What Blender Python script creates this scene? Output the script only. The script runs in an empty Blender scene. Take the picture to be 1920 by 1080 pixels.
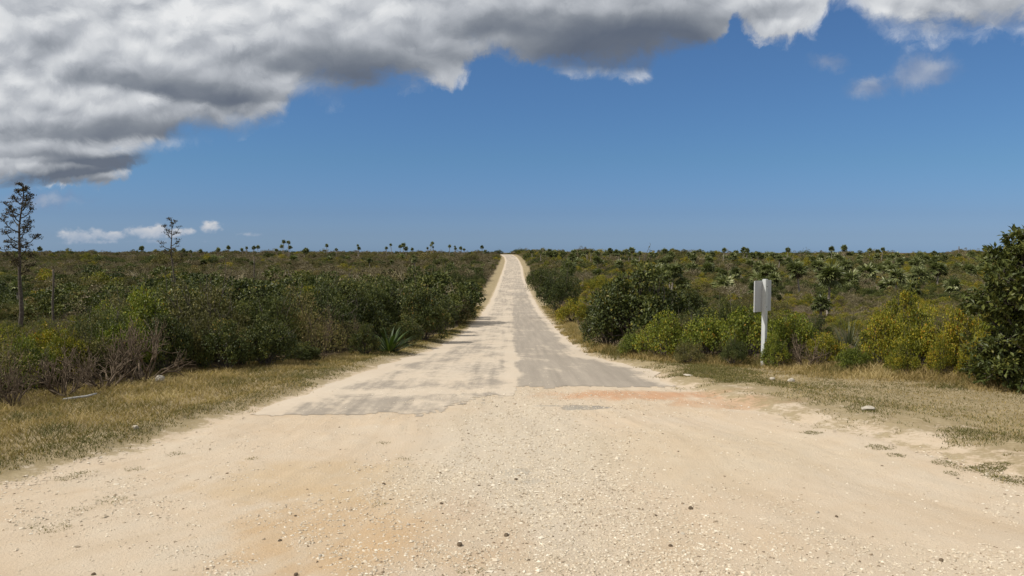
import bpy, math, random
import numpy as np
from mathutils import Vector
R = math.radians
rng = np.random.default_rng(7)
random.seed(7)
scene = bpy.context.scene
COL = scene.collection

# ------------------------------------------------------------------ camera
FPX, HZ, CAMH = 1478.0, 473.0, 2.2
PITCH = math.atan((540 - HZ) / FPX)
cd = bpy.data.cameras.new('camera')
cd.sensor_width = 36.0
cd.lens = 36.0 * FPX / 1920.0
cd.clip_start, cd.clip_end = 0.1, 12000
cam = bpy.data.objects.new('camera', cd)
COL.objects.link(cam)
cam.location = (0, 0, CAMH)
cam.rotation_euler = (math.pi / 2 - PITCH, 0, 0)
scene.camera = cam
scene.view_settings.view_transform = 'Standard'
scene.view_settings.look = 'None'
scene.view_settings.exposure = 0.0
scene.view_settings.gamma = 1.0
scene.view_settings.use_curve_mapping = False

# ------------------------------------------------------------------ sun
SUN_EL, SUN_AZ = R(50), R(196)           # azimuth in the plan, counted from +X
sdir = Vector((math.cos(SUN_EL) * math.cos(SUN_AZ), math.cos(SUN_EL) * math.sin(SUN_AZ), math.sin(SUN_EL)))
sd = bpy.data.lights.new('sun', 'SUN')
sd.energy, sd.angle, sd.color = 4.6, R(0.53), (1.0, 0.95, 0.87)
sun = bpy.data.objects.new('sun', sd)
COL.objects.link(sun)
sun.rotation_euler = (-sdir).to_track_quat('-Z', 'Y').to_euler()

# ------------------------------------------------------------------ node helper
class NT:
    def __init__(s, tree):
        s.t = tree; s.n = tree.nodes; s.l = tree.links
    def add(s, kind, **kw):
        n = s.n.new(kind)
        for k, v in kw.items(): setattr(n, k, v)
        return n
    def put(s, sock, v):
        if v is None: return
        if hasattr(v, 'is_output') or hasattr(v, 'links'): s.l.new(v, sock)
        else: sock.default_value = v
    def m(s, op, a, b=None, c=None, clamp=False):
        n = s.add('ShaderNodeMath', operation=op, use_clamp=clamp)
        for i, v in enumerate((a, b, c)): s.put(n.inputs[i], v)
        return n.outputs[0]
    def mix(s, f, a, b, bt='MIX'):
        n = s.add('ShaderNodeMix', data_type='RGBA', blend_type=bt)
        s.put(n.inputs[0], f); s.put(n.inputs[6], a); s.put(n.inputs[7], b)
        return n.outputs[2]
    def ramp(s, f, stops, interp='LINEAR'):
        n = s.add('ShaderNodeValToRGB'); r = n.color_ramp; r.interpolation = interp
        while len(r.elements) > 1: r.elements.remove(r.elements[-1])
        for i, (p, c) in enumerate(stops):
            e = r.elements[0] if i == 0 else r.elements.new(p)
            e.position = p
            e.color = (c, c, c, 1) if isinstance(c, (int, float)) else (*c, 1)
        s.put(n.inputs[0], f)
        return n.outputs[0]
    def step(s, x, a, b):
        n = s.add('ShaderNodeMapRange', interpolation_type='SMOOTHSTEP')
        s.put(n.inputs[0], x); s.put(n.inputs[1], a); s.put(n.inputs[2], b)
        return n.outputs[0]
    def noise(s, vec, scale, detail=4, rough=0.5, dist=0.0, col=False, kind='FBM'):
        n = s.add('ShaderNodeTexNoise'); n.noise_type = kind
        s.put(n.inputs['Vector'], vec)
        n.inputs['Scale'].default_value = scale; n.inputs['Detail'].default_value = detail
        n.inputs['Roughness'].default_value = rough; n.inputs['Distortion'].default_value = dist
        return n.outputs[1 if col else 0]
    def comb(s, x, y, z=0.0):
        n = s.add('ShaderNodeCombineXYZ')
        for i, v in enumerate((x, y, z)): s.put(n.inputs[i], v)
        return n.outputs[0]
    def attr(s, name):
        return s.add('ShaderNodeAttribute', attribute_name=name).outputs['Fac']

# ------------------------------------------------------------------ world: sky with clouds
def build_world():
    w = bpy.data.worlds.new('World'); scene.world = w; w.use_nodes = True
    w.node_tree.nodes.clear()
    N = NT(w.node_tree)
    sky = N.add('ShaderNodeTexSky', sky_type='NISHITA', sun_disc=False, sun_elevation=SUN_EL,
                sun_rotation=math.atan2(sdir.x, sdir.y), altitude=10, air_density=1.0, dust_density=0.6, ozone_density=2.5)
    tc = N.add('ShaderNodeTexCoord')
    sp = N.add('ShaderNodeSeparateXYZ'); N.put(sp.inputs[0], tc.outputs['Generated'])
    dx, dy, dz = sp.outputs
    den = N.m('MAXIMUM', dy, 0.22)
    u0 = N.m('DIVIDE', dx, den); v0 = N.m('DIVIDE', dz, den)
    # the clear sky: a little deeper overhead, less glare at the horizon
    grade = N.mix(1.0, N.ramp(N.m('DIVIDE', v0, 0.6), [(p, tuple(k / 1.5 for k in c_)) for p, c_ in SKYG]), (1.5, 1.5, 1.5, 1), 'MULTIPLY')
    clear = N.mix(1.0, sky.outputs[0], grade, 'MULTIPLY')
    # perspective cloud-layer coordinates and warps
    wn = N.add('ShaderNodeSeparateColor'); N.put(wn.inputs[0], N.noise(N.comb(u0, v0, 0.0), 4.5, 4, 0.5, 0.0, True))
    wn2 = N.add('ShaderNodeSeparateColor'); N.put(wn2.inputs[0], N.noise(N.comb(u0, v0, 3.0), 16.0, 7, 0.66, 0.5, True))
    def warp(x, a, b, ca, cb):
        return N.m('ADD', N.m('ADD', x, N.m('MULTIPLY', N.m('SUBTRACT', ca, 0.5), a)), N.m('MULTIPLY', N.m('SUBTRACT', cb, 0.5), b))
    u = warp(u0, 0.04, 0.045, wn.outputs[0], wn2.outputs[0])
    v = warp(v0, 0.02, 0.045, wn.outputs[1], wn2.outputs[1])
    U = lambda px: (px - 960) / FPX
    V = lambda py: (HZ - py) / FPX
    def puff(du, dv):
        """cauliflower billows: inverted cell distance, large lumps with smaller ones on them"""
        t = None
        for sc, w, k in ((4.6, .44, .8), (11.0, .29, .6), (29.0, .27, .5)):
            n = N.add('ShaderNodeTexVoronoi', voronoi_dimensions='2D', feature='SMOOTH_F1')
            N.put(n.inputs['Vector'], N.comb(N.m('ADD', N.m('MULTIPLY', u, 0.75), du + sc), N.m('MULTIPLY', N.m('ADD', v, dv), 1.3)))
            n.inputs['Scale'].default_value = sc; n.inputs['Detail'].default_value = 0.0; n.inputs['Smoothness'].default_value = k
            p = N.m('MULTIPLY', N.m('SUBTRACT', 1.0, N.m('MULTIPLY', n.outputs['Distance'], 1.35)), w)
            t = p if t is None else N.m('ADD', t, p)
        return t
    # lower edge of the bank
    E = [(-300, 430), (0, 352), (125, 326), (250, 296), (320, 284), (350, 268), (440, 246), (535, 220), (560, 185), (650, 186), (760, 162),
         (850, 172), (885, 112), (960, 118), (1060, 138), (1210, 142), (1240, 112), (1335, 92), (1362, 20), (1385, 52), (1470, 70), (1530, 48),
         (1556, -20), (1585, -10), (1620, 45), (1740, 66), (1850, 58), (1960, 44)]
    lo, hi = U(-300), U(1960)
    uu = N.m('DIVIDE', N.m('SUBTRACT', u, lo), hi - lo, clamp=True)
    ve = N.m('MULTIPLY', N.ramp(uu, [((U(a) - lo) / (hi - lo), V(b) / 0.5) for a, b in E]), 0.5)
    P0 = puff(0, 0)
    big = N.noise(N.comb(u0, N.m('MULTIPLY', v0, 1.6), 1.0), 5.5, 5, 0.52, 0.25)
    D = N.m('ADD', N.m('ADD', N.m('SUBTRACT', v, ve), 0.011), N.m('MULTIPLY', N.m('SUBTRACT', P0, 0.5), 0.06))
    soft = N.m('ADD', 0.014, N.m('MULTIPLY', N.step(wn.outputs[2], .40, .60), 0.03))
    fw = N.noise(N.comb(u, N.m('MULTIPLY', v, 1.3), 9.0), 34.0, 7, 0.68, 0.6)
    De = N.m('ADD', D, N.m('MULTIPLY', N.m('SUBTRACT', fw, 0.5), 0.034))
    bank = N.step(De, -0.006, soft)
    def lobe(px, py, rx, ry, tilt, uu_, vv_, p=1.0, belly=False):
        a = N.m('SUBTRACT', uu_, U(px)); b = N.m('SUBTRACT', vv_, V(py))
        c, s_ = math.cos(tilt), math.sin(tilt)
        x = N.m('MULTIPLY', N.m('ADD', N.m('MULTIPLY', a, c), N.m('MULTIPLY', b, s_)), FPX / rx)
        y = N.m('MULTIPLY', N.m('SUBTRACT', N.m('MULTIPLY', b, c), N.m('MULTIPLY', a, s_)), FPX / ry)
        if belly: y = N.m('MAXIMUM', N.m('MULTIPLY', y, .78), N.m('MULTIPLY', y, -2.6))
        r2 = N.m('ADD', N.m('MULTIPLY', x, x), N.m('MULTIPLY', y, y))
        return N.m('MULTIPLY', N.m('POWER', 2.718, N.m('MULTIPLY', r2, -1.0)), p)
    # small loose clouds
    small = None
    for a in [(1732, 138, 66, 42, 0.0, 1.05), (1625, 162, 52, 30, 0.1, 1.0), (1546, 116, 50, 20, 0.0, .75), (90, 372, 110, 24, 0.0, .8), (425, 311, 20, 8, 0, .25)]:
        L = lobe(*a[:5], u, v, a[5]); small = L if small is None else N.m('MAXIMUM', small, L)
    sn = N.noise(N.comb(u0, v0, 7.0), 24.0, 7, 0.62)
    small = N.m('MULTIPLY', N.m('MULTIPLY', N.step(small, .08, .35), N.step(N.m('ADD', small, N.m('MULTIPLY', N.m('SUBTRACT', sn, 0.5), 1.0)), 0.25, 1.0)), 0.75)
    # distant cumulus low over the left horizon
    hn = N.noise(N.comb(N.m('MULTIPLY', u0, 0.75), v0, 5.0), 46.0, 6, 0.62, 0.2)
    low = None
    for a in [(150, 442, 40, 14, 0, 1.0), (182, 437, 22, 13, 0, 1.0), (215, 443, 40, 10, 0, .9), (265, 436, 36, 14, 0, 1.0), (298, 434, 24, 15, 0, 1.0), (325, 437, 32, 10, 0, .9), (400, 425, 26, 12, 0, 1.0), (355, 434, 16, 8, 0, .8), (250, 453, 150, 6, 0, .6), (470, 440, 44, 6, 0, .4), (110, 455, 44, 6, 0, .55)]:
        L = lobe(*a[:5], u0, v0, a[5]); low = L if low is None else N.m('MAXIMUM', low, L)
    lowm = N.m('MULTIPLY', N.m('MULTIPLY', N.step(low, .12, .4), N.step(N.m('ADD', low, N.m('MULTIPLY', N.m('SUBTRACT', hn, 0.5), 2.0)), 0.25, 0.85)), 0.92)
    # grey bellies: soft above, firmer below
    us = warp(u0, 0.07, 0.03, wn.outputs[2], wn2.outputs[2]); vs = warp(v0, 0.022, 0.022, wn.outputs[0], wn2.outputs[0])
    vs = N.m('ADD', vs, N.m('MULTIPLY', N.m('SUBTRACT', P0, 0.5), -0.014))
    dark = None
    for a in [(320, 178, 210, 36, -0.15, .95), (455, 190, 50, 20, 0, .5), (220, 258, 230, 30, 0.04, 1.0), (385, 244, 80, 28, 0.12, .5), (190, 306, 150, 17, 0.0, .95), (700, 168, 120, 60, 0.05, 1.0), (540, 130, 160, 44, -.1, .6),
              (1110, 112, 270, 74, 0.0, 1.15), (1240, 112, 110, 60, 0.1, .9), (930, 60, 100, 36, 0, .35), (100, 100, 60, 40, 0, .4), (60, 345, 130, 13, 0.05, 1.0), (20, 296, 120, 14, 0, .4), (180, 322, 170, 16, 0.12, 1.0), (215, 352, 80, 16, 0, .9), (300, 306, 60, 14, .1, .5), (500, 232, 50, 14, .3, .45), (1860, 50, 150, 34, .1, .6), (1720, 20, 80, 25, 0, .25), (560, 190, 40, 12, 0, .3), (1460, 40, 60, 24, 0, .35)]:
        L = lobe(*a[:5], us, vs, a[5], True); dark = L if dark is None else N.m('ADD', dark, L)
    lit = N.m('SUBTRACT', P0, puff(-0.006, 0.013))
    lit2 = N.m('SUBTRACT', big, N.noise(N.comb(N.m('ADD', u0, -.02), N.m('MULTIPLY', N.m('ADD', v0, .03), 1.6), 1.0), 5.5, 5, 0.52, 0.25))
    dk = N.m('MINIMUM', dark, 1.2)
    val = N.m('SUBTRACT', 0.78, N.m('MULTIPLY', dk, 0.60))
    calm = N.m('SUBTRACT', 1.0, N.m('MULTIPLY', dk, 0.80))
    val = N.m('ADD', val, N.m('MULTIPLY', N.m('MULTIPLY', lit, .85), calm))
    val = N.m('ADD', val, N.m('MULTIPLY', lit2, 0.35))
    val = N.m('ADD', val, N.m('MULTIPLY', N.m('MULTIPLY', N.m('SUBTRACT', P0, 0.5), 0.35), calm))
    rim = N.m('SUBTRACT', 1.0, N.step(D, 0.0, 0.030))
    val = N.m('ADD', val, N.m('MULTIPLY', N.m('MULTIPLY', rim, calm), 0.05))
    val = N.m('ADD', val, N.m('MULTIPLY', N.m('MULTIPLY', N.m('SUBTRACT', fw, 0.5), 0.30), calm))
    ccol = N.ramp(val, [(0.0, (.115, .14, .19)), (0.15, (.155, .18, .225)), (0.35, (.255, .28, .32)), (0.6, (.46, .485, .525)), (0.82, (.66, .68, .705)), (1.0, (.80, .81, .82))])
    lowc = N.ramp(N.m('ADD', N.m('MULTIPLY', N.m('SUBTRACT', v0, V(456)), 24.0), N.m('MULTIPLY', N.m('SUBTRACT', hn, 0.5), 0.9)), [(0.0, (.25, .34, .47)), (0.3, (.45, .50, .58)), (0.65, (.70, .69, .69))])
    smallc = N.ramp(N.m('ADD', N.m('MULTIPLY', lit, 1.4), N.m('ADD', 0.1, N.m('MULTIPLY', small, .5))), [(0.1, (.20, .27, .42)), (0.6, (.42, .46, .54))])
    mult = N.add('ShaderNodeMix', data_type='RGBA', blend_type='MULTIPLY')
    mult.inputs[0].default_value = 1.0
    mult.inputs[7].default_value = (SKYK, SKYK, SKYK, 1)
    N.l.new(clear, mult.inputs[6])
    c = mult.outputs[2]
    c = N.mix(lowm, c, lowc)
    c = N.mix(small, c, smallc)
    up = N.m('GREATER_THAN', dz, 0.0)
    c = N.mix(N.m('MULTIPLY', bank, up), c, ccol)
    inv = N.mix(1.0, c, (1 / 0.1,) * 3 + (1,), 'MULTIPLY')
    bg = N.add('ShaderNodeBackground'); N.l.new(inv, bg.inputs[0]); bg.inputs[1].default_value = 0.1
    out = N.add('ShaderNodeOutputWorld'); N.l.new(bg.outputs[0], out.inputs[0])
SKYK = 0.1
SKYG = [(0, (.50, .77, 1.40)), (.037, (.424, .62, 1.114)), (.082, (.385, .552, .95)), (.195, (.383, .586, .844)), (.4, (.414, .613, .846)), (1, (.45, .62, .85))]
build_world()

# ------------------------------------------------------------------ numpy noise and terrain
def _hash(ix, iy, seed):
    h = (ix.astype(np.int64) * 374761393 + iy.astype(np.int64) * 668265263 + seed * 1442695041) & 0xffffffff
    h = ((h ^ (h >> 13)) * 1274126177) & 0xffffffff
    return ((h ^ (h >> 16)) & 0xffff) / 65535.0
def vnoise(x, y, seed=0):
    x = np.asarray(x, float); y = np.asarray(y, float)
    ix, iy = np.floor(x), np.floor(y); fx, fy = x - ix, y - iy
    fx = fx * fx * (3 - 2 * fx); fy = fy * fy * (3 - 2 * fy)
    a, b = _hash(ix, iy, seed), _hash(ix + 1, iy, seed); c, d = _hash(ix, iy + 1, seed), _hash(ix + 1, iy + 1, seed)
    return (a * (1 - fx) + b * fx) * (1 - fy) + (c * (1 - fx) + d * fx) * fy
def fbm(x, y, seed=0, o=4):
    s = 0; a = 0.5; t = 0
    for i in range(o):
        s = s + a * vnoise(np.asarray(x) * 2 ** i, np.asarray(y) * 2 ** i, seed + i * 17); t += a; a *= 0.5
    return s / t
PROF = np.array([(-4000, 0), (0, 0), (9, 0.0), (12, -.03), (15, -.14), (19, -.40), (24, -.75), (32, -1.25), (41.6, -1.7), (55, -2.25), (75, -2.72), (110, -2.85), (151, -2.6), (192, -1.5), (250, -.65), (285, .35), (316, 1.3), (335, 1.32), (400, -.4), (600, -2.0), (1200, -3), (4000, -3), (9000, -3)])
_yy = np.concatenate([np.arange(-20, 700, 0.5)])
_zz = np.interp(_yy, PROF[:, 0], PROF[:, 1])
for _ in range(3):
    k = np.ones(9) / 9
    _zs = np.convolve(np.pad(_zz, 4, mode='edge'), k, 'valid')
    f = np.clip((_yy - 20) / 20, 0, 1); _zz = _zz * (1 - f) + _zs * f
def terrain(x, y):
    x = np.asarray(x, float); y = np.asarray(y, float)
    z = np.interp(y, _yy, _zz); z = np.where(y > 690, np.interp(y, PROF[:, 0], PROF[:, 1]), z)
    ridge = np.clip((y - 180) / 120, 0, 1)
    drop = 1.5 * np.clip((x - 6) / 60, 0, 1) * (1 - .45 * np.clip((x - 150) / 60, 0, 1))
    z = z - ridge * drop
    z = z + 0.6 * ridge * np.clip((-x - 60) / 100, 0, 1) * (fbm(x / 40, y / 40, 5) - 0.4)
    amp = np.clip((np.abs(x) - 5) / 15, 0, 1) * np.clip((y - 14) / 30, 0, 1)
    z = z + amp * 0.55 * (fbm(x / 14, y / 14, 3, 3) - 0.5)
    return z
def ray(px, py):
    X, Y, Z = (px - 960) / FPX, 1.0, (540 - py) / FPX
    c, s = math.cos(-PITCH), math.sin(-PITCH)
    return np.array([X, Y * c - Z * s, Y * s + Z * c])
def at(px, py):
    d = ray(px, py)
    t = 2.0; dt = 0.1
    while t < 900:
        p = d * t
        if p[2] + CAMH < terrain(p[0], p[1]):
            a, b = t - dt, t
            for _ in range(20):
                m = (a + b) / 2; p = d * m
                if p[2] + CAMH < terrain(p[0], p[1]): b = m
                else: a = m
            p = d * b
            return np.array([p[0], p[1], float(terrain(p[0], p[1]))])
        dt = 0.05 + t * 0.004; t += dt
    p = d * 320
    return np.array([p[0], p[1], float(terrain(p[0], p[1]))])
def pix(x, y, z):
    c, s = math.cos(PITCH), math.sin(PITCH)
    Y = y * c - (z - CAMH) * s; Z = y * s + (z - CAMH) * c
    return 960 + FPX * x / Y, 540 - FPX * Z / Y

def curve(pixels, before, after):
    pts = [at(*p)[:2] for p in pixels]
    pts = before + [(p[1], p[0]) for p in pts] + after
    pts = sorted(pts)
    return np.array(pts)
CY = np.array([(-50, 0), (30, 0.0), (75, .05), (151, .0), (192, .26), (250, .15), (285, -.5), (316, -2.2), (345, -5.5), (400, -15), (700, -60)])
cx = lambda y: np.interp(y, CY[:, 0], CY[:, 1])
tail = lambda s, w: [(y, float(cx(y)) + s * w) for y in (60, 75, 110, 151, 192, 220, 250, 270, 285, 300, 316, 330, 345, 400, 700)]
RL = curve([(0, 912), (120, 880), (250, 848), (345, 815), (430, 785), (500, 762), (570, 740), (640, 712), (700, 692), (760, 672), (812, 655), (850, 637), (870, 625), (884, 610), (898, 598)],
           [(-60, -60), (0, -60), (2, -26), (3, -17), (4, -11.5), (5.2, -8), (6.3, -6.1)], tail(-1, 2.25))
RR = curve([(1915, 905), (1760, 855), (1640, 818), (1500, 792), (1440, 776), (1390, 765), (1330, 746), (1290, 730), (1250, 715), (1215, 692), (1150, 680), (1107, 667), (1080, 650), (1060, 632), (1047, 620), (1032, 602)],
           [(-60, 60), (0, 60), (2, 22), (3, 14), (4, 10), (5.2, 7.4), (6.3, 6.0)], tail(1, 2.25))
BL = curve([(0, 785), (100, 768), (200, 745), (300, 722), (400, 705), (480, 697), (560, 685), (640, 678), (700, 666), (760, 652), (800, 640), (840, 628), (865, 615)],
           [(-60, -70), (0, -70), (5, -24), (8, -11)], tail(-1, 3.75))
BR = curve([(1100, 650), (1130, 662), (1180, 670), (1250, 680), (1320, 685), (1420, 690), (1540, 698), (1640, 710), (1760, 718), (1850, 724), (1915, 733)],
           [(-60, 80), (0, 80), (6, 22), (9, 14)], tail(1, 3.75))
f1 = lambda c: (lambda y: np.interp(y, c[:, 0], c[:, 1]))
xl, xr, bl, br = f1(RL), f1(RR), f1(BL), f1(BR)
def inside(x, y):
    """signed distance-ish to the edge of the bare road surface, + inside"""
    e = 0.15
    sl = (xl(y + e) - xl(y - e)) / (2 * e); sr = (xr(y + e) - xr(y - e)) / (2 * e)
    return np.minimum((x - xl(y)) / np.sqrt(1 + sl * sl), (xr(y) - x) / np.sqrt(1 + sr * sr))
def to_bush(x, y):
    """+ on the bush side of the bush line"""
    e = 0.15
    sl = (bl(y + e) - bl(y - e)) / (2 * e); sr = (br(y + e) - br(y - e)) / (2 * e)
    return np.maximum((bl(y) - x) / np.sqrt(1 + sl * sl), (x - br(y)) / np.sqrt(1 + sr * sr))

# ------------------------------------------------------------------ mesh building
class MB:
    def __init__(s): s.v = []; s.f = []; s.n = 0; s.tone = []
    def add(s, v, f, tone=None):
        """v (n,3); f list of (m,k) index arrays; tone: per-face list of arrays matching f"""
        v = np.asarray(v, np.float32).reshape(-1, 3)
        f = f if isinstance(f, list) else [f]
        for i, a in enumerate(f):
            a = np.asarray(a, np.int32); s.f.append(a + s.n)
            t = 0.5 if tone is None else (tone[i] if isinstance(tone, list) else tone)
            s.tone.append(np.broadcast_to(np.asarray(t, np.float32), (len(a),)))
        s.v.append(v); s.n += len(v)
    def mesh(s, name, mat, smooth=False):
        me = bpy.data.meshes.new(name)
        V = np.concatenate(s.v); me.vertices.add(len(V)); me.vertices.foreach_set('co', V.ravel())
        lens = np.concatenate([np.full(len(a), a.shape[1], np.int32) for a in s.f])
        li = np.concatenate([a.ravel() for a in s.f])
        me.loops.add(len(li)); me.loops.foreach_set('vertex_index', li)
        me.polygons.add(len(lens))
        st = np.concatenate([[0], np.cumsum(lens)[:-1]]).astype(np.int32)
        me.polygons.foreach_set('loop_start', st)
        me.polygons.foreach_set('use_smooth', np.full(len(lens), smooth))
        a = me.attributes.new('tone', 'FLOAT', 'FACE'); a.data.foreach_set('value', np.concatenate(s.tone))
        me.update(calc_edges=True)
        me.materials.append(mat)
        return me
    def build(s, name, mat, parent=None, smooth=False):
        return link(name, s.mesh(name, mat, smooth), parent)
def link(name, me, parent=None):
    o = bpy.data.objects.new(name, me); COL.objects.link(o)
    if parent: o.parent = parent
    return o
def tag(o, label=None, cat=None, group=None, kind=None):
    if label: o['label'] = label
    if cat: o['category'] = cat
    if group: o['group'] = group
    if kind: o['kind'] = kind
    return o
def empty(name, loc=(0, 0, 0)):
    o = bpy.data.objects.new(name, None); COL.objects.link(o); o.location = loc
    o.empty_display_size = 0.2
    return o
def copy_tree(o, parent=None):
    c = o.copy(); COL.objects.link(c)
    if parent: c.parent = parent
    for ch in KIDS.get(o.name, []):
        d = copy_tree(ch, c)
        KIDS.setdefault(c.name, []).append(d)
    return c
KIDS = {}
def kid(p, c): KIDS.setdefault(p.name, []).append(c); return c

def tube(mb, pts, rad, sides=6, tone=0.5, cap=True):
    P = np.asarray(pts, float); n = len(P)
    rad = np.broadcast_to(np.asarray(rad, float), (n,))
    T = np.gradient(P, axis=0); T /= np.linalg.norm(T, axis=1)[:, None] + 1e-9
    ref = np.array([0, 0, 1.0]) if abs(T[0][2]) < 0.9 else np.array([1.0, 0, 0])
    V = []
    a = np.arange(sides) * 2 * math.pi / sides
    for i in range(n):
        b1 = np.cross(T[i], ref); b1 /= np.linalg.norm(b1) + 1e-9; b2 = np.cross(T[i], b1)
        V.append(P[i] + rad[i] * (np.cos(a)[:, None] * b1 + np.sin(a)[:, None] * b2))
    V = np.concatenate(V)
    F = []
    for i in range(n - 1):
        for j in range(sides):
            k = (j + 1) % sides
            F.append((i * sides + j, i * sides + k, (i + 1) * sides + k, (i + 1) * sides + j))
    fs = [np.array(F)]
    if cap and sides > 4 or sides == 3 and cap:
        fs.append(np.array([[(n - 1) * sides + j for j in range(sides)]]))
    mb.add(V, fs, tone)

def norm(a): return a / (np.linalg.norm(a, axis=-1, keepdims=True) + 1e-9)
def leaves(mb, pos, d, nrm, L, W, tone, fold=0.15):
    """rhombic folded leaves"""
    d = norm(d); s = norm(np.cross(d, nrm)); nn = np.cross(s, d)
    L = np.asarray(L).reshape(-1, 1); W = np.asarray(W).reshape(-1, 1)
    n = len(pos)
    v = np.empty((n, 4, 3))
    v[:, 0] = pos
    v[:, 1] = pos + d * L * 0.5 + s * W * 0.5 + nn * W * fold
    v[:, 2] = pos + d * L - nn * L * 0.08
    v[:, 3] = pos + d * L * 0.5 - s * W * 0.5 + nn * W * fold
    mb.add(v.reshape(-1, 3), np.arange(n * 4).reshape(n, 4), tone)

# ------------------------------------------------------------------ materials
def new_mat(name):
    m = bpy.data.materials.new(name); m.use_nodes = True; m.node_tree.nodes.clear()
    return m, NT(m.node_tree)
GAIN = {'glossy_green_leaf': 1.18, 'fine_green_leaf': 1.18, 'yellow_green_leaf': 1.4, 'lime_green_leaf': 1.35, 'olive_leaf': 1.32, 'dry_twig': 1.2, 'palm_frond': 1.6, 'dead_frond': 1.3, 'silver_frond': 1.3}
def leaf_mat(name, stops, rough=0.45, trans=0.25, spec=0.4, obvar=0.35):
    gain = GAIN.get(name, 1.0); stops = [(p, tuple(min(.9, k * gain) for k in c)) for p, c in stops]
    m, N = new_mat(name)
    t = N.attr('tone')
    oi = N.add('ShaderNodeObjectInfo').outputs['Random']
    f = N.m('ADD', t, N.m('MULTIPLY', N.m('SUBTRACT', oi, 0.5), obvar), clamp=True)
    c = N.ramp(f, stops)
    b = N.add('ShaderNodeBsdfPrincipled'); N.l.new(c, b.inputs['Base Color'])
    b.inputs['Roughness'].default_value = rough; b.inputs['Specular IOR Level'].default_value = spec
    tr = N.add('ShaderNodeBsdfTranslucent'); N.l.new(N.mix(1.0, c, (1.1, 1.25, .6, 1), 'MULTIPLY'), tr.inputs[0])
    mx = N.add('ShaderNodeMixShader'); mx.inputs[0].default_value = trans
    N.l.new(b.outputs[0], mx.inputs[1]); N.l.new(tr.outputs[0], mx.inputs[2])
    o = N.add('ShaderNodeOutputMaterial'); N.l.new(mx.outputs[0], o.inputs[0])
    return m
def bark_mat(name, c1, c2, scale=18, rough=0.9):
    m, N = new_mat(name)
    tc = N.add('ShaderNodeTexCoord').outputs['Object']
    n = N.noise(tc, scale, 5, 0.65)
    c = N.mix(N.step(n, 0.35, 0.65), (*c1, 1), (*c2, 1))
    t = N.attr('tone'); c = N.mix(N.m('MULTIPLY', t, 0.5), c, (*c2, 1))
    b = N.add('ShaderNodeBsdfPrincipled'); N.l.new(c, b.inputs['Base Color']); b.inputs['Roughness'].default_value = rough
    b.inputs['Specular IOR Level'].default_value = 0.2
    bp = N.add('ShaderNodeBump'); bp.inputs['Strength'].default_value = 0.5; bp.inputs['Distance'].default_value = 0.01
    N.l.new(n, bp.inputs['Height']); N.l.new(bp.outputs[0], b.inputs['Normal'])
    o = N.add('ShaderNodeOutputMaterial'); N.l.new(b.outputs[0], o.inputs[0])
    return m
M = {}
M['dark'] = leaf_mat('glossy_green_leaf', [(0, (.024, .032, .009)), (.45, (.056, .068, .016)), (.8, (.108, .114, .026)), (.93, (.175, .158, .032)), (1, (.20, .12, .03))], 0.5, 0.1, 0.22, .16)
M['fine'] = leaf_mat('fine_green_leaf', [(0, (.026, .036, .010)), (.5, (.062, .074, .017)), (1, (.14, .14, .034))], 0.55, 0.12, 0.2)
M['yellow'] = leaf_mat('yellow_green_leaf', [(0, (.05, .058, .008)), (.4, (.115, .118, .012)), (.75, (.21, .18, .015)), (.92, (.30, .21, .018)), (1, (.28, .14, .02))], 0.5, 0.18, 0.22)
M['lime'] = leaf_mat('lime_green_leaf', [(0, (.045, .060, .010)), (.4, (.098, .118, .015)), (.75, (.17, .175, .02)), (.94, (.25, .21, .022)), (1, (.24, .13, .02))], 0.5, 0.18, 0.22)
M['olive'] = leaf_mat('olive_leaf', [(0, (.042, .042, .013)), (.45, (.09, .085, .025)), (.8, (.15, .13, .038)), (1, (.19, .135, .06))], 0.6, 0.1, 0.2)
M['drytwig'] = leaf_mat('dry_twig', [(0, (.060, .050, .026)), (.5, (.138, .116, .060)), (.85, (.225, .19, .115)), (1, (.34, .30, .23))], 0.9, 0.0, 0.1)
M['frond'] = leaf_mat('palm_frond', [(0, (.030, .038, .012)), (.5, (.075, .085, .028)), (.85, (.14, .15, .06)), (1, (.27, .27, .16))], 0.45, 0.2, 0.35)
M['deadfrond'] = leaf_mat('dead_frond', [(0, (.055, .042, .026)), (.6, (.13, .105, .068)), (1, (.24, .205, .15))], 0.85, 0.1, 0.1)
M['strap'] = leaf_mat('strap_leaf', [(0, (.022, .040, .008)), (.5, (.052, .082, .016)), (1, (.13, .155, .036))], 0.5, 0.2, 0.25)
M['silver'] = leaf_mat('silver_frond', [(0, (.04, .048, .022)), (.5, (.085, .095, .045)), (1, (.19, .20, .12))], 0.45, 0.2, 0.4)
M['grass'] = leaf_mat('dry_grass_blade', [(0, (.105, .10, .034)), (.3, (.225, .168, .064)), (.7, (.365, .27, .12)), (1, (.50, .40, .21))], 0.7, 0.25, 0.15)
M['turf'] = leaf_mat('green_grass_blade', [(0, (.07, .075, .02)), (.5, (.14, .13, .04)), (1, (.26, .205, .085))], 0.6, 0.25, 0.2)
M['bark'] = bark_mat('shrub_bark', (.055, .045, .036), (.14, .12, .10))
M['bare'] = bark_mat('bare_branch_bark', (.048, .034, .022), (.150, .112, .076))
M['trunk'] = bark_mat('palm_trunk_bark', (.11, .095, .08), (.30, .26, .22), 9)
M['stalk'] = bark_mat('dry_stalk', (.045, .036, .028), (.12, .10, .08), 14)
M['pod'] = leaf_mat('seed_pod', [(0, (.032, .028, .015)), (.6, (.075, .062, .034)), (1, (.13, .10, .055))], 0.8, 0.0, 0.1)

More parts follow.
